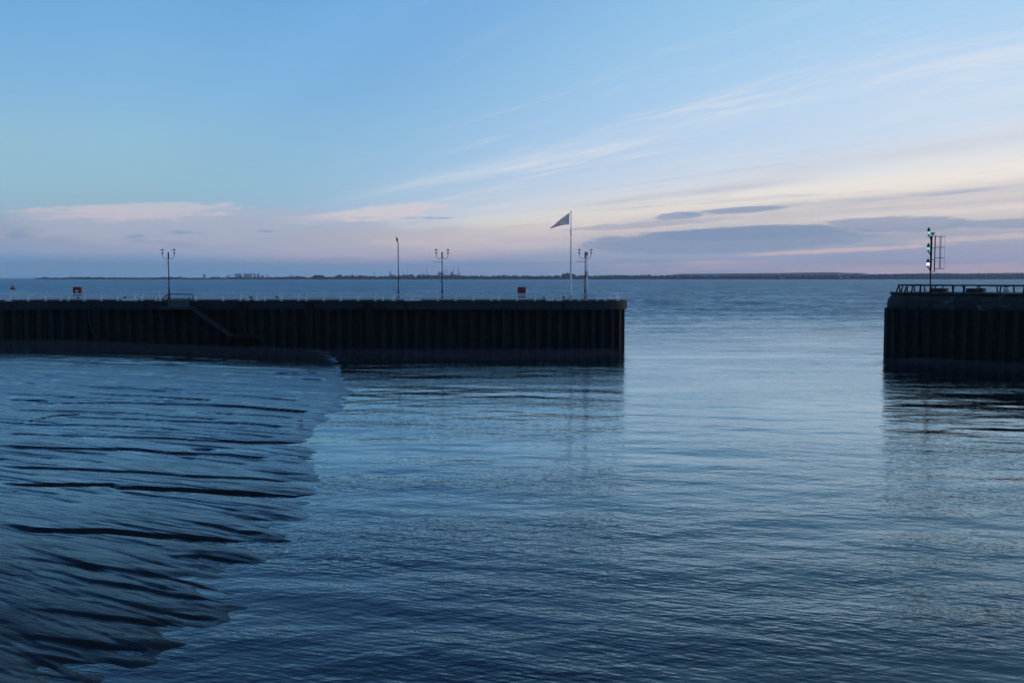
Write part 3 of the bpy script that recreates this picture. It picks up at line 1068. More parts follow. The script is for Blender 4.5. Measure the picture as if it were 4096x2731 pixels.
near1 = [-120, -45, -20, 42, 113, 183, 243, 273, 337, 404, 470, 537, 567, 623]
near2 = [783, 892, 961, 1027, 1058, 1125, 1194, 1225, 1295, 1363, 1432, 1501, 1532, 1577, 1647, 1680, 1751, 1823, 1893, 1965, 1996, 2068,
         2140, 2212, 2244, 2316, 2390, 2422, 2471]
r1 = thing("white_railing", (-45, 98, ZT), "low white three-rail fence on the pier's front edge, left of the stair landing", "railing", "white railings on the long pier")
railing("r", r1, [front_station(p) for p in near1], 0.63, 0.30, (0.65, 0.45, 0.19), M_WHITE)
r2 = thing("white_railing", (-12, 98, ZT), "low white three-rail fence on the pier's front edge, from the stairs to the rounded tip", "railing", "white railings on the long pier")
st = [front_station(p) for p in near2]
railing("r", r2, st, 0.63, 0.30, (0.65, 0.45, 0.19), M_WHITE)
r3 = thing("white_railing", (-20, YB, ZT), "low white fence on the pier's far edge, seen behind the lamp posts", "railing", "white railings on the long pier")
far = []
x = -55.0
k = 0
while x < TIPC.x + 1.3:
    far.append((Vector((x, YB - 0.35 if x > XB - 2 else YB - 0.35 - 0.44 * (XB - 2 - x), ZT)), Vector((0, -1, 0))))
    x += 1.58 if k % 5 else 0.95
    k += 1
railing("r", r3, far, 0.66, 0.18, (0.70, 0.47, 0.20), M_WHITE, rr=(0.050, 0.036, 0.045))
# short return where the railing stops at the stair landing
p, ld = front_station(641)
mb = post_mb(p, ld * 1.0 + Vector((-0.6, 0, 0)), 0.66, 0.32)
mb.build("post", M_WHITE, r1)
mb = MB()
q = front_station(623)[0]
for hz in (0.69, 0.50, 0.22):
    mb.tube([q + Vector((-0.1, 0.25 * hz, hz)), q + Vector((0.45, 0.28 * hz, hz)), q + Vector((1.0, 0.3 * hz + 0.1, hz - 0.01))], 0.032, 6)
mb.build("end_return", M_WHITE, r1)
mb = MB()
q = front_station(1570)[0]
mb.tube([q, q + Vector((0.12, 0.5, 0.62))], 0.045, 6)
mb.tube([q + Vector((-0.25, 0.1, 0.02)), q + Vector((0.1, 0.45, 0.45))], 0.04, 6)
mb.build("end_return", M_WHITE, r2)

# ------------------------------------------------------------------ stair landing
stair = thing("quay_stair", (at(700, 1230, 97.6).x, 97.6, 0), "steel landing and steps running down the front of the dark pier", "stairs")
YL0, YL1 = 97.0, YP + 0.05
zl = at(700, 1228, 97.2).z
xl0, xl1 = at(636, 1230, 97.2).x, at(764, 1230, 97.2).x
MB().box(((xl0 + xl1) / 2, (YL0 + YL1) / 2, zl - 0.13), (xl1 - xl0, YL1 - YL0, 0.26)).build("landing", M_GREYD, stair)
xa, xb = at(670, 1200, 97.4).x, at(757, 1200, 97.4).x
zp = at(700, 1202, 97.4).z
mb = MB()
mb.box(((xa + xb) / 2, 97.5, (zl + zp) / 2 + 0.01), (xb - xa, 0.03, zp - zl - 0.02), 0, R(-14))
mb.build("side_panel", M_PANEL, stair)
zr = at(700, 1177, 97.4).z
mb = MB()
mb.tube([(xa - 0.05, 97.3, zl), (xa - 0.03, 97.3, zr - 0.06), (xa + 0.08, 97.3, zr), (xb - 0.1, 97.3, zr), (xb + 0.02, 97.3, zr - 0.1), (xb + 0.10, 97.3, zl)], 0.035, 6)
mb.tube([(xa - 0.12, 98.2, zl), (xa - 0.10, 98.2, zr - 0.06), (xa + 0.0, 98.2, zr), (xb - 0.05, 98.2, zr), (xb + 0.1, 98.2, zr - 0.12), (xb + 0.16, 98.2, zl)], 0.035, 6)
mb.tube([(xa - 0.05, 97.3, zr - 0.05), (xa - 0.55, 97.8, zr - 0.42), (xa - 0.75, 98.0, zr - 0.45)], 0.04, 6)
mb.tube([(xa + 0.1, 97.3, (zp + zr) / 2 - 0.12), (xb + 0.02, 97.3, (zp + zr) / 2 - 0.12)], 0.02, 6)
mb.build("handrail", M_GREYD, stair)
pa, pb = at(760, 1231, 97.1), at(922, 1344, 97.1)
for yy in (97.1, 98.0):
    mb = MB()
    d = pb - pa
    L = d.length
    mid = (pa + pb) / 2
    a = math.atan2(d.z, d.x)
    w = 0.13
    nrm = Vector((-math.sin(a), 0, math.cos(a))) * w
    for sgn in (1,):
        vs = [Vector((pa.x, yy - .02, pa.z)) + nrm, Vector((pb.x, yy - .02, pb.z)) + nrm, Vector((pb.x, yy - .02, pb.z)) - nrm, Vector((pa.x, yy - .02, pa.z)) - nrm]
        vs += [v + Vector((0, 0.05, 0)) for v in vs]
        mb._add(vs, [(0, 3, 2, 1), (4, 5, 6, 7), (0, 1, 5, 4), (1, 2, 6, 5), (2, 3, 7, 6), (3, 0, 4, 7)])
    mb.build("stringer", M_GREYD, stair)
mb = MB()
for k in range(13):
    f = (k + 0.5) / 13
    c = pa + (pb - pa) * f
    mb.box((c.x + 0.06, 97.55, c.z + 0.10), (0.26, 0.84, 0.035))
mb.build("treads", M_GREYD, stair)
mb = MB()
h1, h2 = at(812, 1210, 98.2), at(890, 1262, 98.2)
mb.tube([h1, h2], 0.03, 6)
mb.build("handrail", M_FEND, stair)
pc, pd = at(1021, 1342, 97.3), at(1064, 1366, 97.3)
MB().box(((pb.x + pc.x) / 2, 97.75, pc.z - 0.06), (pc.x - pb.x, 1.3, 0.2)).build("landing", M_PILE, stair)
mb = MB()
mb.tube([pc, pd], 0.12, 6)
mb.build("stringer", M_PILE, stair)

# ------------------------------------------------------------------ ladders
def ladder(px_, y0px, y1px, Y, label, mat, w=0.42):
    x = at(px_, y0px, Y).x
    z1, z0 = at(px_, y0px, Y).z, max(at(px_, y1px, Y).z, -0.6)
    l = thing("quay_ladder", (x, Y, z0), label, "ladder")
    for s in (-1, 1):
        MB().box((x + s * w / 2, Y, (z0 + z1) / 2), (0.05, 0.06, z1 - z0)).build("side_rail", mat, l)
    z = z0 + 0.15
    while z < z1 - 0.05:
        MB().tube([(x - w / 2, Y, z), (x + w / 2, Y, z)], 0.018, 6).build("rung", mat, l)
        z += 0.30
    return l


ladder(383, 1206, 1352, YP - 0.02, "dark iron ladder down the pier left of the stair landing", M_GREYD)
ladder(2026, 1208, 1385, YP - 0.24, "dark iron ladder down the pier below the red cabinet near the flagpole", M_GREYD, 0.6)

# hanging ropes and ring
o = MB().tube([at(355, 1243, 98.45), at(358, 1285, 98.42), at(366, 1312, 98.4), at(376, 1335, 98.4), at(390, 1352, 98.4)], 0.03, 6).build("mooring_rope", M_ROPE)
tag(o, "frayed rope hanging down the sheet piles beside the left ladder", "rope")
c0 = at(1799, 1368, 98.35)
mb = MB()
pts = [c0 + Vector((0.42 * math.cos(R(a)), 0, 0.50 * math.sin(R(a)))) for a in range(150, 391, 15)]
pts = [pts[0] + Vector((0.02, 0, 0.9))] + pts + [pts[-1] + Vector((-0.02, 0, 0.75))]
o = mb.tube(pts, 0.03, 6).build("hanging_rope", M_ROPE)
tag(o, "slack loop of rope hanging low on the sheet piles, below the middle lamp", "rope")

# ------------------------------------------------------------------ lamps
ZD = ZT + 0.03


def twin_lamp(px_, label, arm=False, box=False):
    Y = 106.6
    x = at(px_, 1190, Y).x
    L = thing("twin_lamp_post", (x, Y, ZD), label, "street lamp", "twin-lantern lamp posts on the pier")
    h_sl0, h_sl1 = 4.60, 4.98
    mb = MB()
    mb.lathe((x, Y, ZD), [(0.16, 0), (0.16, 0.06), (0.10, 0.12), (0.085, 1.0), (0.06, 1.08), (0.05, 3.0), (0.045, h_sl0 + .1)], 12)
    mb.build("pole", M_BLACK, L)
    MB().lathe((x, Y, ZD), [(0.045, h_sl0 - .03), (0.07, h_sl0), (0.072, h_sl1 - .02), (0.05, h_sl1)], 12).build("sleeve", M_BLACK, L)
    for s in (-1, 1):
        pts = []
        for k in range(13):
            a = math.pi + math.pi * k / 12
            pts.append((x + s * (0.05 + 0.29 + 0.29 * math.cos(a)), Y, ZD + 4.46 + 0.26 * math.sin(a) + (0.10 if k in (0,) else 0) + 0.15 * (k / 12)))
        pts.append((x + s * 0.63, Y, ZD + 4.76))
        MB().tube(pts, 0.022, 7).build("arm", M_BLACK, L)
        lx = x + s * 0.63
        lan = MB().lathe((lx, Y, ZD + 4.72), [(0.025, 0), (0.05, 0.06), (0.085, 0.17), (0.105, 0.185), (0.105, 0.20)], 12).build("lantern", M_BLACK, L)
        MB().lathe((lx, Y, ZD + 4.925), [(0.095, 0), (0.115, 0.12), (0.14, 0.26)], 12).build("glass", M_GLASS, lan)
        MB().lathe((lx, Y, ZD + 4.93), [(0.02, 0), (0.025, 0.10), (0.035, 0.14), (0.03, 0.2)], 8).build("bulb_holder", M_WHITE, lan)
        MB().lathe((lx, Y, ZD + 5.185), [(0.20, 0), (0.20, 0.025), (0.10, 0.06), (0.045, 0.09), (0.025, 0.13), (0.0, 0.15)], 12).build("lid", M_BLACK, lan)
    if arm:
        MB().tube([(x - 1.02, Y, ZD + 3.97), (x - 0.5, Y, ZD + 3.94), (x, Y, ZD + 3.95)], [0.018, 0.02, 0.03], 6).build("banner_arm", M_BLACK, L)
        MB().tube([(x - 0.22, Y, ZD + 1.80), (x - 0.1, Y, ZD + 1.86), (x, Y, ZD + 1.83)], [0.015, 0.04, 0.04], 6).build("bracket", M_BLACK, L)
    if box:
        MB().lathe((x, Y, ZD + 3.70), [(0.05, 0), (0.08, 0.05), (0.085, 0.10), (0.06, 0.16), (0.06, 0.42), (0.045, 0.46)], 10).build("collar", M_GREY, L)
        MB().tube([(x - 0.14, Y - .02, ZD + 3.50), (x - 0.12, Y - .02, ZD + 4.0), (x - 0.04, Y, ZD + 4.22)], 0.015, 6).build("cable", M_BLACK, L)
    return L


twin_lamp(677, "black twin-lantern lamp post standing behind the stair landing", box=True)
twin_lamp(1769, "black twin-lantern lamp post with a banner arm, beside the taller single lamp", arm=True)
twin_lamp(2340, "black twin-lantern lamp post with a banner arm, close against a white pole", arm=True)

# tall post with one leaf-shaped lantern
Y = 106.6
x = at(1594, 1190, Y).x
L = thing("tall_lamp_post", (x, Y, ZD), "tall thin dark post topped by a single leaf-shaped lantern", "street lamp")
ztop = at(1593, 970, Y).z
MB().lathe((x, Y, ZD), [(0.16, 0), (0.16, 0.05), (0.09, 0.1), (0.085, 0.8), (0.05, 1.0), (0.045, ztop - ZD)], 10).build("pole", M_BLACK, L)
mb = MB()
axis = [(-0.01, 0.0, .030), (-0.10, 0.10, .05), (-0.11, 0.16, .07), (-0.095, 0.24, .10), (-0.105, 0.34, .105), (-0.14, 0.44, .085), (-0.18, 0.54, .05), (-0.215, 0.62, .008)]
mb.tube([(x + a, Y, ztop - 0.02 + z) for a, z, _ in axis], [r for _, _, r in axis], 10)
mb.build("lantern", M_BLACK, L)

# ------------------------------------------------------------------ flagpole and flag
YF = 98.85
x = at(2283, 1203, YF).x
fp = thing("flagpole", (x, YF, ZT), "tall white flagpole on the front edge of the pier", "flagpole")
ztop = at(2281, 845, YF).z
MB().lathe((x, YF, ZT), [(0.10, 0), (0.10, 0.9), (0.085, 3.2), (0.06, 5.8), (0.035, ztop - ZT - 0.15)], 12).build("pole", M_WHITE, fp)
MB().lathe((x, YF, ztop - 0.16), [(0.035, 0), (0.055, 0.05), (0.05, 0.14), (0.02, 0.2)], 10).build("finial", M_GREYD, fp)
zc = at(2283, 930, YF).z
MB().tube([(x - 0.03, YF - .05, zc + 0.22), (x - 0.11, YF - .05, zc + 0.05), (x - 0.09, YF - .05, zc - 0.12), (x + 0.01, YF - .06, zc - 0.22), (x + 0.05, YF - .07, zc - 0.16)], 0.022, 6).build("halyard", M_ROPE, fp)


def flag_material():
    m = bpy.data.materials.new("flag_cloth")
    m.use_nodes = True
    t = NT(m.node_tree)
    b = t.n["Principled BSDF"]
    uv = t.new("ShaderNodeUVMap").outputs[0]
    u, v, _ = t.sep(uv)
    up = t.mul(t.sub(u, 0.5), 2.0)
    vp = t.sub(v, 0.5)
    col = (0.44, 0.42, 0.45, 1)
    ab = lambda s: t.m("ABSOLUTE", s)
    d1, d2 = ab(t.sub(vp, t.mul(up, 0.5))), ab(t.add(vp, t.mul(up, 0.5)))
    white, red = (0.95, 0.92, 0.92, 1), (0.58, 0.44, 0.45, 1)
    dm = t.m("MINIMUM", d1, d2)
    c = t.mix(t.m("LESS_THAN", dm, 0.105), col, white)
    c = t.mix(t.m("LESS_THAN", dm, 0.035), c, red)
    cr = t.m("MINIMUM", ab(vp), ab(up))
    c = t.mix(t.m("LESS_THAN", cr, 0.165), c, white)
    c = t.mix(t.m("LESS_THAN", cr, 0.10), c, red)
    t.put(b.inputs["Base Color"], c)
    b.inputs["Roughness"].default_value = 0.85
    tr = t.new("ShaderNodeBsdfTranslucent")
    t.put(tr.inputs[0], c)
    mx = t.new("ShaderNodeMixShader")
    mx.inputs[0].default_value = 0.6
    t.l.new(b.outputs[0], mx.inputs[1])
    t.l.new(tr.outputs[0], mx.inputs[2])
    t.l.new(mx.outputs[0], t.n["Material Output"].inputs[0])
    return m


# cloth hangs from the hoist and is blown away from the pole, its fly end falling
top = [(2278, 850), (2250, 871), (2232, 885), (2216, 900), (2202, 911)]
bot = [(2277, 898), (2255, 900), (2237, 903.5), (2219, 909), (2202.5, 915.5)]
NU, NV = 26, 12


def bez(pl, f):
    k = min(int(f * (len(pl) - 1)), len(pl) - 2)
    g = f * (len(pl) - 1) - k
    return (pl[k][0] * (1 - g) + pl[k + 1][0] * g, pl[k][1] * (1 - g) + pl[k + 1][1] * g)


vs, fs, uvs = [], [], []
for i in range(NU + 1):
    f = i / NU
    a, b_ = bez(top, f), bez(bot, f)
    for j in range(NV + 1):
        g = j / NV
        depth = 0.35 * f * (1 - g) + 0.10 * math.sin(f * 9 + g * 5) * f
        vs.append(at(a[0] * (1 - g) + b_[0] * g, a[1] * (1 - g) + b_[1] * g, YF + depth))
        uvs.append((f, 1 - g))
for i in range(NU):
    for j in range(NV):
        fs.append((i * (NV + 1) + j, i * (NV + 1) + j + 1, (i + 1) * (NV + 1) + j + 1, (i + 1) * (NV + 1) + j))
mb = MB()
mb._add(vs, fs, True)
fl = mb.build("flag", flag_material())
ul = fl.data.uv_layers.new(name="UVMap")
for lp in fl.data.loops:
    ul.data[lp.index].uv = uvs[lp.vertex_index]
tag(fl, "dull crossed flag drooping from the top of the white flagpole", "flag")

# short white pole with a green lantern and stays
x = at(2347, 1203, YF).x
wp = thing("signal_pole", (x, YF, ZT), "white pole with a dark green lantern on top, just right of the flagpole", "pole")
zt2 = at(2348, 1006, YF).z
MB().lathe((x, YF, ZT), [(0.095, 0), (0.09, 2.0), (0.075, 2.8), (0.06, 2.85), (0.05, zt2 - ZT - 0.3)], 12).build("pole", M_WHITE, wp)
MB().lathe((x, YF, zt2 - 0.32), [(0.05, 0), (0.085, 0.04), (0.085, 0.2), (0.06, 0.27), (0.01, 0.33)], 10).build("lantern", M_GREENP, wp)
for s in (-1, 1):
    MB().tube([(x + s * .05, YF, zt2 - 0.12), (x + s * .10, YF, zt2 - 0.3), (x + s * 0.095, YF, zt2 - 0.52)], 0.022, 6).build("hanger", M_GREENP, wp)
    MB().tube([(x + s * .06, YF, ZT + 2.95), (x + s * .10, YF, ZT + 2.75), (x + s * 0.105, YF, ZT + 2.30)], 0.03, 6).build("cleat", M_GREENP, wp)


# ------------------------------------------------------------------ life-ring cabinets
def cabinet(px_, front, label):
    Y = 104.6
    x = at(px_, 1190, Y).x
    zt_, zb_ = at(px_, 1147.5, Y).z, at(px_, 1185 if front else 1191, Y).z
    c = thing("lifebuoy_cabinet", (x, Y, ZD), label, "lifebuoy cabinet", "red lifebuoy cabinets on the pier")
    mb = MB()
    H = zt_ - zb_
    W = 0.88 if front else 0.94
    prof = []
    if front:
        out = [(-0.5, 0.18), (-0.5, 0.97), (-0.44, 1.0), (0.44, 1.0), (0.5, 0.97), (0.5, 0.18), (0.42, 0.03), (0.36, 0.0), (-0.36, 0.0), (-0.42, 0.03)]
    else:
        out = [(-0.5, 0.30), (-0.47, 0.8), (-0.43, 0.96), (-0.38, 1.0), (0.38, 1.0), (0.43, 0.96), (0.47, 0.8), (0.5, 0.30), (0.46, 0.05), (0.40, 0.0), (-0.40, 0.0), (-0.46, 0.05)]
    n = len(out)
    vs = []
    for sc, yy in ((0.90, -0.19), (1.0, -0.13), (1.0, 0.12), (0.90, 0.18)):
        vs += [(x + a * W * sc, Y + yy, zb_ + H * (0.5 + (b_ - 0.5) * sc)) for a, b_ in out]
    fs = [tuple(range(n)), tuple(range(3 * n, 4 * n))[::-1]]
    for r_ in range(3):
        fs += [(r_ * n + k, (r_ + 1) * n + k, (r_ + 1) * n + (k + 1) % n, r_ * n + (k + 1) % n) for k in range(n)]
    mb._add(vs, fs)
    mb.build("shell", M_RED, c)
    if front:
        n = 24
        for rad, dy, mt, nm in ((0.155, -0.200, M_WHITE, "badge"), (0.085, -0.206, M_BLUEINK, "emblem")):
            zz = zb_ + H * 0.52
            mb = MB()
            vs = [(x - 0.0 + rad * math.cos(2 * math.pi * k / n), Y + dy, zz + rad * math.sin(2 * math.pi * k / n)) for k in range(n)]
            vs += [(a, Y - 0.185, b_) for a, _, b_ in vs]
            mb._add(vs, [tuple(range(n))] + [(k, n + k, n + (k + 1) % n, (k + 1) % n) for k in range(n)])
            mb.build(nm, mt, c)
        MB().box((x + 0.03, Y + 0.05, (ZD + zb_) / 2 + 0.03), (0.20, 0.20, zb_ - ZD + 0.06)).build("pedestal", M_BLACK, c)
        MB().box((x + 0.02, Y - 0.02, zb_ - 0.07), (0.34, 0.3, 0.03)).build("bracket", M_WHITE, c)
    else:
        for s in (-1, 1):
            MB().box((x - 0.02 + s * 0.11, Y - 0.193, zb_ + H * 0.42), (0.09, 0.02, H * 0.36)).build("slot", M_BLACK, c)
        MB().box((x - 0.02, Y - 0.20, (ZD + zb_ + H * 0.6) / 2), (0.09, 0.05, zb_ + H * 0.6 - ZD)).build("post", M_REDD, c)
    return c


M_BLUEINK = pbr("blue_ink", (0.10, 0.14, 0.30), 0.5, 0.2, 30.0)
cabinet(311, True, "red lifebuoy cabinet with a round white badge, on the left part of the pier")
cabinet(2087, False, "red lifebuoy cabinet seen from behind, left of the flagpole")


# ------------------------------------------------------------------ bollards, plates, cover
def bollard(px_, Y, h, r, label):
    x = at(px_, 1195, Y).x
    b_ = thing("mooring_bollard", (x, Y, ZD), label, "bollard", "black mooring bollards on the pier")
    MB().lathe((x, Y, ZD - 0.03), [(r * 1.15, 0), (r * 1.15, 0.04), (r, 0.08), (r * 0.95, h - 0.1)], 14).build("shaft", M_BLACK, b_)
    MB().lathe((x, Y, ZD - 0.03), [(r * 0.95, h - 0.1), (r * 1.2, h - 0.07), (r * 1.2, h - 0.02), (r * 0.9, h)], 14).build("cap", M_BLACK, b_)


bollard(499, 106.3, 0.34, 0.12, "small black bollard on the far edge, left of the stair landing")
bollard(1004.6, 99.35, 0.40, 0.15, "stout black bollard between two white plates, right of the stairs")
bollard(1107, 106.3, 0.30, 0.12, "small black bollard on the far edge, the first right of the stairs")
bollard(2176, 99.5, 0.36, 0.13, "black bollard on the front edge, right of the red cabinet seen from behind")
bollard(2254.7, 105.6, 0.34, 0.12, "small black bollard on the far side, just left of the flagpole")
for px0, px1, lb in ((51, 71, "short white plate on the quay edge at the far left of the pier"),
                     (484, 547, "long white plate on the quay edge, left of the stair landing"),
                     (978, 996, "short white plate lying left of the stout bollard"),
                     (1014, 1041, "white plate lying right of the stout bollard"),
                     (1615, 1674, "long white plate on the quay edge by the tall single lamp"),
                     (2185, 2213, "white plate beside the front bollard near the flagpole"),
                     (2224, 2243, "short white plate nearest the foot of the flagpole")):
    xa_, xb_ = at(px0, 1203, YP).x, at(px1, 1203, YP).x
    yy = front_y((xa_ + xb_) / 2, 0.12)
    mb = MB()
    mb.box(((xa_ + xb_) / 2, yy + 0.06, ZT + 0.045), (xb_ - xa_, 0.14, 0.09 if px0 < 900 or px0 > 1500 else 0.05), 0.41 if px0 < 200 else 0)
    mb.box(((xa_ + xb_) / 2, yy + 0.06, ZT + 0.095 if px0 < 900 or px0 > 1500 else ZT + 0.075), ((xb_ - xa_) * 0.96, 0.10, 0.012), 0.41 if px0 < 200 else 0)
    o = mb.build("quay_plate", M_WHITE)
    tag(o, lb, "edge plate", "white plates along the pier edge")
p = at(2437, 1193, 104.0)
o = MB().lathe((p.x, p.y, ZD), [(0.34, 0), (0.30, 0.12), (0.22, 0.22), (0.12, 0.28), (0.02, 0.30)], 18).build("domed_cover", M_WHITE)
tag(o, "white domed cover on the deck near the rounded tip of the pier", "cover")

# ------------------------------------------------------------------ the near pier on the right
CP2 = Vector((37.62, 90.6))
D2 = Vector((0.757, -0.653)).normalized()
N2 = Vector((-D2.y * -1, -D2.x)) if False else Vector((D2.y, -D2.x))
if N2.y > 0:
    N2 = -N2
Z2 = at(3600, 1169.5, 87.5).z
pier2 = thing("stone_pier", (45, 85, 0), "nearer dark pier with a moulded stone cap, ribbed piles and a signal mast", "pier")


def path2(r, s_end=45.0, n=16):
    """front line -> nose -> back line, at distance r from the spine"""
    a0 = math.degrees(math.atan2(N2.y, N2.x))
    pts = [CP2 + D2 * s_end + N2 * r, CP2 + D2 * 12 + N2 * r, CP2 + D2 * 4 + N2 * r]
    pts += [CP2 + Vector((math.cos(R(a0 - 180 * k / n)), math.sin(R(a0 - 180 * k / n)))) * r for k in range(n + 1)]
    pts += [CP2 + D2 * 4 - N2 * r, CP2 + D2 * s_end - N2 * r]
    return pts


prof = [(0.0, -0.30), (0.0, -0.03), (-0.03, 0.06), (-0.10, 0.09), (-0.16, 0.06), (-0.20, 0.0), (-0.27, -0.06), (-0.36, -0.02), (-0.55, 0.15), (-0.72, 0.24),
        (-0.95, 0.27), (-1.12, 0.30), (-1.35, 0.27), (-1.46, 0.21), (-1.50, 0.12), (-1.50, -0.2)]
vs, fs = [], []
npt = None
for dz_, o_ in prof:
    pl = path2(3.0 + o_)
    npt = len(pl)
    vs += [(p.x, p.y, Z2 + dz_) for p in pl]
for i in range(len(prof) - 1):
    for k in range(npt - 1):
        fs.append((i * npt + k, (i + 1) * npt + k, (i + 1) * npt + k + 1, i * npt + k + 1))
mb = MB()
mb._add(vs, fs, False)
mb.build("stone_cap", M_STONE, pier2)
mb = MB()
mb.prism([(p.x, p.y) for p in path2(2.85)], Z2 - 0.35, Z2 + 0.004)
mb.build("deck", M_STONE, pier2)
corrugate([tuple(p) for p in path2(3.0)][::-1][:], 1.02, 0.40, -3.0, Z2 - 1.46) if False else None
corrugate([tuple(p) for p in reversed(path2(3.0))], 1.02, -0.50, -3.0, Z2 - 1.46).build("sheet_piles", M_PILE, pier2)


def on2(px_, off, z):
    """point of the pier deck on a line `off` metres from the spine towards the water, on this bearing"""
    d = ray(px_, 1160)
    # solve  t*(dx,dy) = CP2 + s*D2 + off*N2
    ax, ay = d.x, d.y
    bx, by = CP2.x + off * N2.x, CP2.y + off * N2.y
    det = ax * (-D2.y) - ay * (-D2.x)
    t_ = (bx * (-D2.y) - by * (-D2.x)) / det
    s_ = (ax * by - ay * bx) / det
    return Vector((ax * t_, ay * t_, z)), s_


def dark_rail(root, bases, h, tops=True, lean=0.22, inn=None, r=0.055):
    pts = []
    for p, nn in bases:
        top_ = p + nn * lean + Vector((0, 0, h))
        MB().tube([p, top_], [0.075, 0.055], 6).build("post", M_DARKRAIL, root)
        pts.append(top_)
    d0 = (pts[0] - pts[1]).normalized() * 0.15
    d1 = (pts[-1] - pts[-2]).normalized() * 0.2
    mb = MB()
    mb.tube([pts[0] + d0] + pts + [pts[-1] + d1], r * 1.25, 8)
    mb.build("rail", M_DARKRAIL, root)


n3 = Vector((N2.x, N2.y, 0))
H2 = 0.62
ra = thing("dark_railing", on2(3650, 2.5, Z2)[0], "dark single-rail fence around the nose of the stone pier, below the signal mast", "railing", "dark railings on the stone pier")
bs = []
for ang in (150, 105, 60, 25):
    v = Vector((math.cos(R(math.degrees(math.atan2(N2.y, N2.x)) - ang)), math.sin(R(math.degrees(math.atan2(N2.y, N2.x)) - ang)), 0))
    bs.append((Vector((CP2.x, CP2.y, Z2)) + v * 2.55, -v))
bs += [(on2(px_, 2.55, Z2)[0], -n3) for px_ in (3647, 3681, 3725, 3768, 3812, 3856)]
dark_rail(ra, bs, H2)
rb = thing("dark_railing", on2(4000, 2.5, Z2)[0], "dark single-rail fence on the front edge, right of the ladder on the stone pier", "railing", "dark railings on the stone pier")
dark_rail(rb, [(on2(px_, 2.55, Z2)[0], -n3) for px_ in (3908, 4000, 4094, 4190, 4300, 4420)], H2)
rc = thing("dark_railing", on2(3700, -2.5, Z2)[0], "dark single-rail fence along the back edge of the stone pier, behind the signal mast", "railing", "dark railings on the stone pier")
dark_rail(rc, [(on2(px_, -2.55, Z2)[0], n3) for px_ in (3600, 3630, 3659, 3700, 3743, 3812)], H2 - 0.02)
rd = thing("dark_railing", on2(3900, -2.5, Z2)[0], "dark single-rail fence on the back edge, behind the pale cylinder", "railing", "dark railings on the stone pier")
dark_rail(rd, [(on2(px_, -2.55, Z2)[0], n3) for px_ in (3855, 3921, 3990, 4057, 4130, 4220)], H2 - 0.02)

p, s_ = on2(3886, 3.36, 0)
lad = thing("quay_ladder", (p.x, p.y, Z2 - 3), "pale-runged iron ladder down the stone cap of the nearer pier", "ladder")
for sg in (-1, 1):
    q = p + Vector((D2.x, D2.y, 0)) * (0.32 * sg)
    MB().tube([(q.x, q.y, Z2 - 4.6), (q.x, q.y, Z2 - 0.20), (q.x - n3.x * 0.5, q.y - n3.y * 0.5, Z2 + 0.04)], 0.028, 6).build("side_rail", M_GREYD, lad)
z = Z2 - 4.5
while z < Z2 - 0.3:
    q0, q1 = p - Vector((D2.x, D2.y, 0)) * 0.32, p + Vector((D2.x, D2.y, 0)) * 0.32
    MB().tube([(q0.x, q0.y, z), (q1.x, q1.y, z)], 0.018, 6).build("rung", M_GREYD, lad)
    z += 0.285
for a_, b_, off, hh, lb in ((3726, 3788, 0.4, 0.30, "dark stone block at the foot of the signal mast"),
                            (3869, 3905, 1.2, 0.32, "dark stone block at the head of the ladder, left one of a pair"),
                            (3908, 3938, 0.6, 0.33, "dark stone block behind the ladder head, right one of a pair")):
    q0, q1 = on2(a_, off, Z2)[0], on2(b_, off, Z2)[0]
    L_ = (q1 - q0).length
    mb = MB()
    c = (q0 + q1) / 2
    rz_ = math.atan2(D2.y, D2.x)
    mb.box((c.x, c.y, Z2 + hh / 2), (L_, 0.8, hh), rz_)
    mb.box((c.x, c.y, Z2 + hh + 0.02), (L_ + 0.05, 0.85, 0.05), rz_)
    o = mb.build("stone_block", M_STONE)
    tag(o, lb, "stone block", "stone blocks on the nearer pier")
p, _ = on2(4026, 1.4, Z2)
cyl = thing("pale_bollard", p, "pale grey cylinder standing on the stone pier beside the right edge", "bollard")
MB().lathe((p.x, p.y, Z2), [(0.24, 0), (0.24, 0.48), (0.22, 0.52)], 18).build("drum", M_WHITE, cyl)
MB().lathe((p.x, p.y, Z2 + 0.52), [(0.25, 0.004), (0.26, 0.03), (0.20, 0.06), (0.05, 0.08)], 18).build("lid", M_GREYD, cyl)

# ------------------------------------------------------------------ signal mast
pm, _ = on2(3720.5, 0.9, Z2)
k = pm.y / F_PX                                     # metres per photo pixel at the mast
ms = thing("signal_mast", pm, "dark signal mast carrying two green lights, one white light and an open frame", "signal mast")


def mz(py):
    return at(3720, py, pm.y).z - 0


def mx(dpx):
    return pm.x + dpx * k


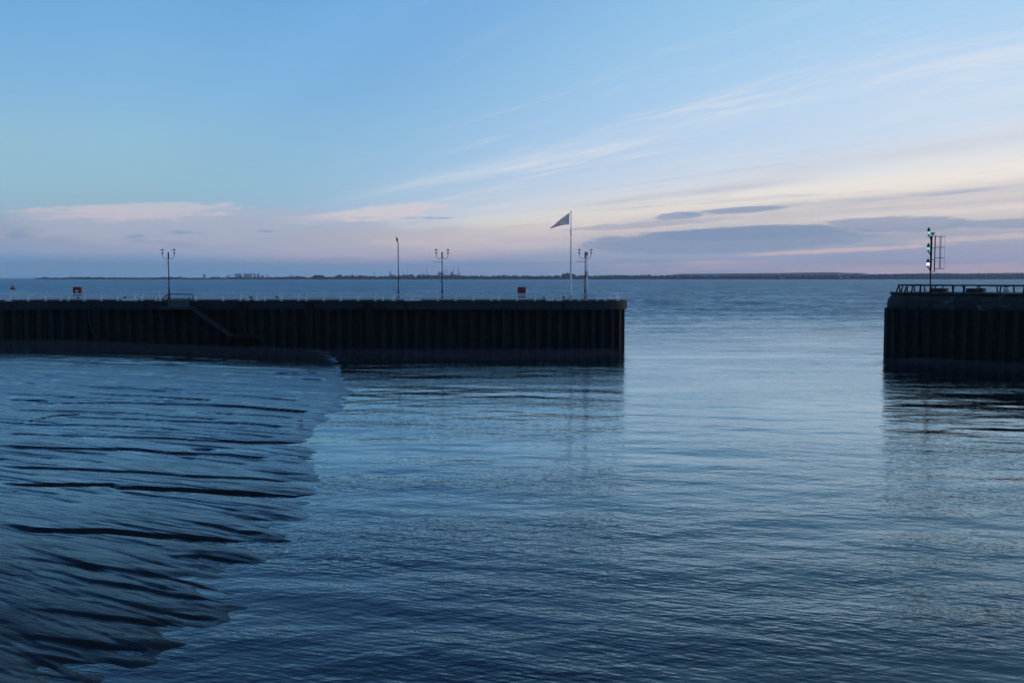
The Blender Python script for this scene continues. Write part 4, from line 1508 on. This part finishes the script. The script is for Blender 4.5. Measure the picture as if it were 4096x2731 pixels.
zt3 = mz(943)
mb = MB()
mb.lathe((pm.x, pm.y, Z2), [(0.12, 0), (0.12, 0.05), (0.065, 0.1), (0.065, mz(1082) - Z2), (0.09, mz(1070) - Z2), (0.09, zt3 - Z2)], 12)
mb.build("pole", M_BLACK, ms)
MB().tube([(mx(4), pm.y, zt3), (mx(4), pm.y, mz(938))], 0.02, 6).build("stem", M_BLACK, ms)
MB().box((mx(4), pm.y, mz(934.5)), (0.27, 0.2, 0.20)).build("control_box", M_GREY, ms)
for cy, mt in ((930, M_GREEN_LIT), (993, M_GREEN_LIT), (1055, M_WHITE_LIT)):
    lx = mx(-11.5)
    zb = mz(cy + 15.5)
    MB().tube([(pm.x - 0.06, pm.y, zb - 0.30), (mx(-6), pm.y, zb - 0.08), (lx + 0.03, pm.y, zb - 0.02)], 0.04, 6).build("bracket", M_BLACK, ms)
    ln = MB().lathe((lx, pm.y, zb), [(0.17, 0), (0.17, 0.02), (0.07, 0.03), (0.085, 0.17), (0.11, 0.19)], 12).build("signal_lantern", M_GREY, ms)
    ln["label"] = "lantern showing a green light" if mt is M_GREEN_LIT else "lantern showing a white light"
    MB().lathe((lx, pm.y, zb + 0.19), [(0.105, 0.002), (0.115, 0.05), (0.115, 0.2), (0.105, 0.235)], 14).build("lens", mt, ln)
    MB().lathe((lx, pm.y, zb + 0.19), [(0.12, 0.237), (0.125, 0.25), (0.115, 0.46), (0.10, 0.48)], 12).build("cowl", M_LANTERN_RED, ln)
    MB().lathe((lx, pm.y, zb + 0.19), [(0.12, 0.482), (0.115, 0.50), (0.03, 0.58), (0.015, 0.64), (0.0, 0.65)], 12).build("roof", M_GREYD, ln)
    bars = MB()
    for a in range(0, 360, 60):
        bx_, by_ = lx + 0.125 * math.cos(R(a + 15)), pm.y + 0.125 * math.sin(R(a + 15))
        bars.tube([(bx_, by_, zb + 0.18), (bx_, by_, zb + 0.66)], 0.007, 4)
    bars.build("guard", M_BLACK, ln)
fr = MB()
fr.tube([(mx(15), pm.y, mz(944)), (mx(15), pm.y, mz(1087))], 0.05, 8)
for py in (944, 992, 1038, 1085):
    fr.tube([(pm.x, pm.y, mz(py)), (mx(15), pm.y, mz(py))], 0.025, 6)
for py in (946, 989, 1032, 1075):
    fr.tube([(mx(15), pm.y, mz(py)), (mx(54), pm.y, mz(py))], 0.028, 6)
for dx_ in (34, 38.5):
    fr.tube([(mx(dx_), pm.y, mz(946)), (mx(dx_), pm.y, mz(1075))], 0.024, 6)
fr.tube([(mx(53.5), pm.y, mz(946)), (mx(53.5), pm.y, mz(1075))], 0.010, 5)
fr.build("open_frame", M_BLACK, ms)

# ------------------------------------------------------------------ gull on the mud
gp = ground(1205, 1684, 0.2)
gp.z = mud_height(gp.x, gp.y)
gl = thing("gull", gp, "small white and grey gull standing at the edge of the mud bank", "bird")
gb = MB()
x, y, z = gp.x, gp.y, gp.z + 0.05
gb.tube([(x - 0.16, y, z + 0.10), (x - 0.08, y, z + 0.105), (x, y, z + 0.10), (x + 0.07, y, z + 0.12), (x + 0.10, y, z + 0.17), (x + 0.115, y, z + 0.205), (x + 0.135, y, z + 0.21), (x + 0.155, y, z + 0.205)],
        [0.008, 0.035, 0.058, 0.05, 0.030, 0.030, 0.024, 0.008], 10)
gb.build("body", M_GULLW, gl)
gw = MB()
gw.tube([(x - 0.20, y - .03, z + 0.115), (x - 0.10, y - .04, z + 0.125), (x + 0.02, y - .045, z + 0.12), (x + 0.06, y - .04, z + 0.11)], [0.006, 0.022, 0.03, 0.01], 8)
gw.tube([(x - 0.20, y + .03, z + 0.115), (x - 0.10, y + .04, z + 0.125), (x + 0.02, y + .045, z + 0.12), (x + 0.06, y + .04, z + 0.11)], [0.006, 0.022, 0.03, 0.01], 8)
gw.build("folded_wings", M_GULLG, gl)
MB().tube([(x + 0.155, y, z + 0.205), (x + 0.19, y, z + 0.20)], [0.008, 0.003], 6).build("beak", M_ROPE, gl)
for s in (-1, 1):
    MB().tube([(x + 0.02, y + s * 0.02, z - 0.06), (x + 0.02, y + s * 0.02, z + 0.06)], 0.005, 5).build("leg", M_ROPE, gl)

# ------------------------------------------------------------------ buoys
bp = ground(52, 1158.5)
sc_ = bp.y / F_PX
by = thing("channel_buoy", bp, "red can buoy floating on the open water beyond the left end of the pier", "buoy")
MB().lathe(bp, [(1.1, -0.6), (1.62, -0.2), (1.66, 0.35), (1.25, 0.75), (1.0, 0.85)], 18).build("hull", M_REDD, by)
MB().lathe(bp, [(1.15, 0.86), (0.95, 1.9), (0.85, 2.25), (0.8, 2.3)], 18).build("body", M_REDD, by)
MB().box((bp.x + 0.55, bp.y - 0.95, bp.z + 1.5), (0.45, 0.12, 0.7)).build("marking", M_WHITE, by)
MB().tube([(bp.x + .2, bp.y, 2.3), (bp.x + .2, bp.y, 2.95)], 0.08, 6).build("light_post", M_REDD, by)
bp = ground(1782, 1121.5)
by = thing("distant_buoy", bp, "tiny dark buoy far out near the opposite shore, right of the middle lamp", "buoy")
MB().lathe(bp, [(1.2, -0.5), (1.5, 0.2), (1.2, 0.7), (0.5, 1.0)], 10).build("hull", M_GREYD, by)
MB().lathe(bp, [(0.45, 1.0), (0.3, 4.0), (0.6, 4.2), (0.5, 5.0), (0.05, 5.4)], 8).build("superstructure", M_GREYD, by)

# ------------------------------------------------------------------ the far shore
YS = 4500.0
M_LAND = pbr("far_land", (0.030, 0.032, 0.022), 1.0, 0.3, 0.01, spec=0.1)
M_WOOD = pbr("winter_wood", (0.030, 0.030, 0.024), 1.0, 0.45, 0.02, spec=0.05)
M_HILL = pbr("far_hill", (0.05, 0.055, 0.045), 1.0, 0.2, 0.002, spec=0.1)
M_IND = pbr("industrial_cladding", (0.60, 0.61, 0.62), 0.8, 0.2, 0.02)
M_IND_D = pbr("industrial_dark", (0.28, 0.29, 0.30), 0.8, 0.2, 0.02)
M_LITE = pbr("pale_cladding", (0.60, 0.60, 0.58), 0.7, 0.1, 0.05)
TOPS = [(60, 1118), (90, 1116.5), (150, 1115), (165, 1110.5), (180, 1108), (205, 1111), (300, 1108), (400, 1108.5), (500, 1109.5), (600, 1110), (690, 1106.5),
        (760, 1111), (850, 1111), (960, 1108), (1000, 1110), (1120, 1107), (1160, 1104), (1201, 1103), (1210, 1107), (1218, 1103.5), (1230, 1109.5),
        (1256, 1110), (1258, 1101.5), (1292, 1101), (1301, 1104), (1318, 1107), (1340, 1105), (1355, 1100), (1380, 1102), (1410, 1101), (1463, 1102.5),
        (1475, 1105), (1500, 1104), (1560, 1102.5), (1600, 1099.5), (1660, 1098.5), (1730, 1098), (1766, 1101), (1820, 1099.5), (1850, 1102), (1960, 1102),
        (2020, 1100), (2060, 1101.5), (2137, 1101), (2240, 1101.5), (2253, 1097), (2266, 1093.5), (2282, 1098), (2292, 1095), (2305, 1100.5), (2330, 1099), (2360, 1102),
        (2434, 1100.5), (2480, 1102.5), (2538, 1099.5), (2615, 1099.5), (2702, 1101.5), (2800, 1101.5), (2900, 1102), (2998, 1099), (3080, 1101), (3151, 1099), (3215, 1099), (3365, 1098.5),
        (3420, 1098.5), (3458, 1099.5), (3496, 1097), (3560, 1096.5), (3651, 1095), (3700, 1096.5), (3788, 1094.5), (3856, 1096.5), (3924, 1095), (4000, 1096), (4084, 1094),
        (4300, 1094), (4700, 1093), (5300, 1095), (6400, 1093), (7600, 1096)]
TX = np.array([a for a, _ in TOPS], float)
TY = np.array([b for _, b in TOPS], float)
xs = [TX[0]]
MPX = YS / F_PX
ZB = at(2048, 1117.6, YS).z
# land: low flat ground behind a shore line
mb = MB()
cols = np.arange(58, 7600, 12.0)
rows = [(YS, 0.0), (YS + 60, 1.0), (YS + 400, 3.5), (YS + 2600, 7.0), (YS + 5200, 8.0)]
vs = []
for Yr, zr_ in rows:
    for c in cols:
        wob = 30 * math.sin(c * 0.013) + 18 * math.sin(c * 0.041 + 1)
        taper = min(1.0, max(0.0, (c - 58) / 110.0))
        px_ = c if Yr < YS + 200 else c
        xx = (px_ - 2048) / F_PX * YS * (1 + 0.0 * (Yr - YS))
        vs.append((xx * (Yr / YS if c > 2048 else 1.0) if Yr > YS else xx, Yr + (wob if Yr == YS else 0), -0.3 + (zr_ + 0.3) * taper))
n = len(cols)
fs = [(i * n + k_, i * n + k_ + 1, (i + 1) * n + k_ + 1, (i + 1) * n + k_) for i in range(len(rows) - 1) for k_ in range(n - 1)]
mb._add(vs, fs, False)
o = mb.build("far_shore", M_LAND)
tag(o, kind="structure")
# wet flats in front of it
M_FLAT = pbr("wet_flat", (0.30, 0.28, 0.25), 0.25, 0.2, 0.01)
mb = MB()
for a, b_ in ((110, 470), (1500, 2190), (2210, 3100), (3480, 3640), (3720, 7500), (900, 1440)):
    pl = [(a, 0)] + [(a + (b_ - a) * k_ / 12, -190 - 120 * math.sin(math.pi * k_ / 12)) for k_ in range(13)] + [(b_, 0)]
    mb.prism([((p_[0] - 2048) / F_PX * YS, YS + p_[1] + 5) for p_ in pl], -0.2, 0.22)
o = mb.build("mud_flats", M_FLAT)
tag(o, kind="structure")
# woodland mass on the shore
rw = random.Random(5)
wood = MB()
px_ = 150.0
seed = 0
while px_ < 7560:
    top = float(np.interp(px_, TX, TY))
    htot = (1117.0 - top) * MPX
    for row in range(3):
        depth = YS + 70 + row * 260 + rw.uniform(-50, 60)
        zg = 2.0 + row * 1.2
        hh = max(2.5, htot * (1.0 if row == 2 else (0.55 if row == 0 else 0.8)) * rw.uniform(0.72, 1.06) * depth / YS - zg)
        wpx = rw.uniform(6, 15)
        x_ = (px_ + rw.uniform(-8, 8) - 2048) / F_PX * depth
        wood.blob((x_, depth, zg + hh * 0.42), (wpx * MPX * 0.62, 14, hh * 0.60), seed, 0.34, 7, 5)
        seed += 1
    px_ += 5.2
o = wood.build("far_woodland", M_WOOD)
tag(o, "belt of dark bare woodland along the opposite shore", "woodland", kind="stuff")


def far_tree(px_, ytop, wpx, label, conic=False, Y=YS + 40):
    b_ = at(px_, 1117.0, Y)
    zt_ = at(px_, ytop, Y).z
    H_ = zt_ - 2.0
    w_ = wpx * Y / F_PX
    t_ = thing("far_tree", (b_.x, Y, 2.0), label, "tree", "trees standing out along the far shore")
    MB().tube([(b_.x, Y, 2.0), (b_.x, Y, 2.0 + H_ * 0.5)], [0.5, 0.3], 6).build("trunk", M_WOOD, t_)
    mb_ = MB()
    rr = random.Random(int(px_))
    for k_ in range(9 if not conic else 6):
        f_ = k_ / 8.0
        if conic:
            mb_.blob((b_.x + rr.uniform(-.5, .5), Y, 2.0 + H_ * (0.25 + 0.12 * k_)), (w_ * 0.5 * (1 - 0.14 * k_), 4, H_ * 0.16), int(px_) + k_, 0.25, 8, 5)
        else:
            mb_.blob((b_.x + rr.uniform(-0.36, 0.36) * w_, Y + rr.uniform(-4, 4), 2.0 + H_ * rr.uniform(0.45, 0.84)), (w_ * 0.22, 5, H_ * 0.17), int(px_) + k_, 0.4, 9, 6)
    mb_.build("crown", M_WOOD, t_)


far_tree(1408.5, 1093.5, 6, "narrow pointed tree rising above the far woodland, left of the thin chimney", True)
far_tree(2266, 1092.0, 30, "broad round-headed tree on the far shore, just left of the flagpole")
far_tree(2291, 1094.0, 18, "pale thin-crowned tree on the far shore, just right of the flagpole")
far_tree(1438, 1100.5, 16, "rounded tree midway between the pointed tree and the thin chimney")
far_tree(1360, 1098.5, 18, "rounded tree on the far shore to the left of the pointed one")
far_tree(965, 1102.5, 9, "small round tree in front of the grain silos across the water")
hd = MB()
for k_ in range(14):
    Y = YS + 30
    hd.blob((at(1260 + k_ * 2.4, 1110, Y).x, Y, 9), (4.2, 6, 10.5), 900 + k_, 0.18, 8, 6)
tag(hd.build("shelter_belt", M_WOOD), "dark flat-topped block of trees on the far shore", "tree belt")

# distant low hills behind
YH = 8600.0
mb = MB()
hp = [(2380, 1108), (2440, 1100), (2500, 1099.5), (2540, 1104), (2720, 1103), (2745, 1095), (2830, 1094.5), (2960, 1093), (3150, 1091.5), (3260, 1089.5), (3380, 1088.5), (3420, 1091), (3480, 1091.5),
      (3520, 1096), (3700, 1094), (3800, 1091.5), (3900, 1093.5), (4100, 1091), (4400, 1089), (5300, 1090), (6300, 1088), (7600, 1092)]
vs = []
for px_, py in hp:
    q = at(px_, py, YH)
    vs += [(q.x, YH, -5), (q.x, YH + 250, q.z), (q.x, YH + 700, q.z * 0.9)]
fs = []
for k_ in range(len(hp) - 1):
    fs += [(3 * k_, 3 * k_ + 3, 3 * k_ + 4, 3 * k_ + 1), (3 * k_ + 1, 3 * k_ + 4, 3 * k_ + 5, 3 * k_ + 2)]
mb._add(vs, fs, True)
tag(mb.build("hills", M_HILL), kind="structure")

# ------------------------------------------------------------------ industry across the water
YI = 6200.0


def fx(px_): return (px_ - 2048) / F_PX * YI
def fz(py): return at(2048, py, YI).z


def chimney(px_, ytop, wpx, label, mat=None, flare=False):
    x_ = fx(px_)
    r_ = wpx * YI / F_PX / 2
    o_ = thing("chimney", (x_, YI, 6), label, "chimney", "chimneys across the water")
    H_ = fz(ytop) - 6
    MB().lathe((x_, YI, 6), [(r_ * 1.25, 0), (r_, H_ * 0.4), (r_ * 0.9, H_ * 0.9)], 8).build("shaft", mat or M_IND_D, o_)
    MB().lathe((x_, YI, 6), [(r_ * (1.3 if flare else 1.0), H_ * 0.9), (r_ * (1.4 if flare else 1.05), H_ * 0.93), (r_ * 1.2, H_)], 8).build("head", mat or M_IND_D, o_)


chimney(1497.5, 1084, 2.4, "thin lone chimney across the water, between the woodland and the first tall lamp")
chimney(1790, 1074, 1.9, "short stack just right of the middle lamp, second tallest of its cluster")
chimney(1815, 1071, 1.8, "thin stack with a widened top, in the middle of the refinery", flare=True)
chimney(1833, 1064.5, 2.4, "thick dark refinery stack standing tallest on the right of the group", flare=True)
chimney(1776, 1081, 1.6, "low slim stack pressed between the middle lamp and the lattice stack")


def mast(px_, ytop, wpx, label, lattice=0.6, group="lattice masts across the water"):
    x_ = fx(px_)
    o_ = thing("lattice_mast", (x_, YI, 6), label, "mast", group)
    H_ = fz(ytop) - 6
    w_ = wpx * YI / F_PX / 2
    f_ = MB()
    hb = H_ * lattice
    for sx_ in (-1, 1):
        f_.tube([(x_ + sx_ * w_, YI, 6), (x_ + sx_ * w_ * 0.35, YI, 6 + hb)], 0.55, 4)
    nb = 6
    for k_ in range(nb):
        a0, a1 = k_ / nb, (k_ + 1) / nb
        wa, wb = w_ * (1 - 0.65 * a0), w_ * (1 - 0.65 * a1)
        f_.tube([(x_ - wa, YI, 6 + hb * a0), (x_ + wb, YI, 6 + hb * a1)], 0.35, 4)
        f_.tube([(x_ + wa, YI, 6 + hb * a0), (x_ - wb, YI, 6 + hb * a1)], 0.35, 4)
    f_.build("lattice", M_IND_D, o_)
    MB().tube([(x_, YI, 6 + hb * 0.95), (x_, YI, 6 + H_)], [0.9, 0.7], 5).build("spire", M_IND_D, o_)


mast(1630.5, 1055, 6, "tall mast on a lattice base, just right of the tall single lamp", 0.5)
mast(1781, 1060, 5, "lattice-based flare stack directly right of the middle twin lamp", 0.55)
mast(1708, 1068, 2.5, "faint slender mast halfway between the two lamps", 0.9)
mast(1690, 1081, 2, "faintest short mast left of the slender one", 0.9)
mast(1614, 1083, 1.8, "short faint mast immediately right of the tall single lamp", 0.9)


def pylon(px_, ytop, label):
    x_ = fx(px_)
    o_ = MB()
    H_ = fz(ytop) - 6
    for sx_ in (-1, 1):
        o_.tube([(x_ + sx_ * 4, YI, 6), (x_, YI, 6 + H_)], 0.4, 4)
    for f_, w_ in ((0.72, 5.5), (0.84, 4.5), (0.95, 3)):
        o_.tube([(x_ - w_, YI, 6 + H_ * f_), (x_ + w_, YI, 6 + H_ * f_)], 0.3, 4)
    tag(o_.build("power_pylon", M_IND_D), label, "pylon", "power pylons beyond the far shore")


for px_, yt, lb in ((1884, 1091, "faint pylon right of the refinery stacks, left one of two"), (1929, 1090, "faint pylon right of the refinery stacks, left one of the outer two"),
                    (1942, 1089, "faint pylon right of the refinery stacks, outermost"), (2060, 1091, "lone pylon above the woods left of the red cabinet's bearing"),
                    (2171, 1091, "pylon left of the flagpole, the left one of a close pair"), (2186, 1089.5, "pylon left of the flagpole, the right one of a close pair"),
                    (2399, 1091, "pylon above the woods just right of the white pole"), (2629, 1090, "tallest pylon over the middle of the harbour mouth"),
                    (2583, 1093, "pylon left of the tallest one over the harbour mouth"), (2692, 1091.5, "pylon right of the tallest one over the harbour mouth"),
                    (3681, 1087, "pylon just left of the signal mast"), (3822, 1085, "pylon just right of the signal mast's frame"),
                    (3909, 1083, "pylon right of the signal mast, before the wider-spaced pair"), (3951, 1084, "second pylon from the right picture edge"),
                    (4024, 1085, "pylon nearest the right picture edge")):
    pylon(px_, yt, lb)

# refinery plant
rf = thing("refinery", (fx(1780), YI, 6), "hazy cluster of refinery towers and pipework behind the middle lamp", "refinery")
rr = random.Random(9)
tw = MB()
for px_, yt, w_ in ((1754, 1088, 4), (1761, 1085, 5), (1767, 1087, 4), (1758, 1092, 12), (1800, 1092, 3), (1806, 1083, 4), (1810, 1089, 6), (1840, 1089, 3), (1825, 1096, 8), (1773, 1094, 5)):
    w2 = w_ * YI / F_PX / 2
    tw.lathe((fx(px_), YI + rr.uniform(-10, 10), 5), [(w2, 0), (w2, fz(yt) - 9), (w2 * 0.6, fz(yt) - 5)], 8)
tw.build("towers", M_IND_D, rf)
pw = MB()
for px_ in range(1744, 1848, 7):
    pw.box((fx(px_), YI - 14, 12), (9, 8, rr.uniform(6, 16)))
pw.build("pipe_racks", M_IND_D, rf)
blk = thing("tower_block", (fx(1562.5), YI, 6), "squat dark block tower left of the tall single lamp", "tower")
w_ = 4.6 * YI / F_PX
MB().box((fx(1562.5), YI, (fz(1085) + 6) / 2), (w_, 10, fz(1085) - 6)).build("shaft", M_IND_D, blk)
MB().box((fx(1572), YI, (fz(1098) + 6) / 2), (3 * w_, 14, fz(1098) - 6)).build("base_building", M_IND_D, blk)
# grain silos and conveyor
si = thing("grain_silos", (fx(985), YI, 6), "pale bank of tall grain silos with a sloping conveyor across the water", "silos")
for px_, yt, w_ in ((951, 1096, 15), (963, 1095.5, 10)):
    w2 = w_ * YI / F_PX
    MB().box((fx(px_), YI, (fz(yt) + 6) / 2), (w2, 18, fz(yt) - 6)).build("head_house", M_IND, si)
for px_, yt, w_ in ((978, 1096, 7), (985, 1096, 7), (992, 1096, 7), (999, 1096, 7), (1006, 1095, 6), (1016, 1094, 6), (1021, 1095, 5), (1030, 1094, 6), (1036, 1093, 6)):
    w2 = w_ * YI / F_PX / 2
    MB().lathe((fx(px_), YI + 12, 6), [(w2, 0), (w2, fz(yt) - 8), (w2 * 0.5, fz(yt) - 5)], 10).build("silo", M_IND, si)
cv = MB()
cv.tube([(fx(902), YI - 6, fz(1107)), (fx(945), YI - 6, fz(1096)), (fx(972), YI - 6, fz(1093.5))], 1.1, 4)
cv.box((fx(1000), YI, fz(1095)), (70, 4, 3))
cv.build("conveyor", M_IND, si)
for px_, yt, w_, lb, mt in ((820, 1097, 9, "grey jagged structure like a crane house, left of the silos", M_IND), (1052, 1101, 14, "low grey shed right of the grain silos", M_IND), (1072, 1098, 5, "small grey tower right of the low shed", M_IND),
                            (724, 1104.5, 14, "white shed gleaming on the far shore, right of the stair lamp", M_LITE), (864, 1107.5, 34, "long low brown warehouse left of the conveyor", M_REDD),
                            (915, 1103, 10, "small white building under the foot of the conveyor", M_LITE), (3125, 1109.5, 18, "long white shed among trees, in the harbour mouth", M_LITE),
                            (3362, 1110, 13, "white barn among trees, left one of a pair before the stone pier", M_LITE), (3385, 1108.5, 12, "white barn among trees, right one of a pair before the stone pier", M_LITE)):
    Yq = YI if px_ < 1100 and mt is not M_REDD else YS + 20
    x_ = (px_ - 2048) / F_PX * Yq
    zt_ = at(2048, yt, Yq).z
    w2 = w_ * Yq / F_PX
    zb_ = 6 if Yq == YI else (1 if px_ < 1100 else zt_ - 3.0)
    bd = thing("far_building", (x_, Yq, zb_), lb, "building", "buildings across the water")
    MB().box((x_, Yq, (zb_ + zt_) / 2 - 0.8), (w2, 14, zt_ - zb_ - 1.6)).build("walls", mt, bd)
    r_ = MB()
    r_._add([(x_ - w2 / 2 - .5, Yq - 7.5, zt_ - 1.55), (x_ + w2 / 2 + .5, Yq - 7.5, zt_ - 1.55), (x_ + w2 / 2 + .5, Yq + 7.5, zt_ - 1.55), (x_ - w2 / 2 - .5, Yq + 7.5, zt_ - 1.55),
             (x_ - w2 / 2 - .5, Yq, zt_), (x_ + w2 / 2 + .5, Yq, zt_)], [(0, 1, 5, 4), (2, 3, 4, 5), (0, 4, 3), (1, 2, 5), (3, 2, 1, 0)])
    r_.build("roof", mt, bd)

# ------------------------------------------------------------------ air
hz = bpy.data.materials.new("sea_haze")
hz.use_nodes = True
t = NT(hz.node_tree)
t.n.clear()
vol = t.new("ShaderNodeVolumePrincipled")
vol.inputs["Color"].default_value = (0.74, 0.86, 1.0, 1)
vol.inputs["Density"].default_value = HAZE_DENSITY
vol.inputs["Anisotropy"].default_value = 0.2
out = t.new("ShaderNodeOutputMaterial")
t.l.new(vol.outputs[0], out.inputs["Volume"])
mb = MB()
mb.box((0, 4950, 75), (23000, 10100, 160))
hzo = mb.build("haze", hz)
tag(hzo, kind="stuff")
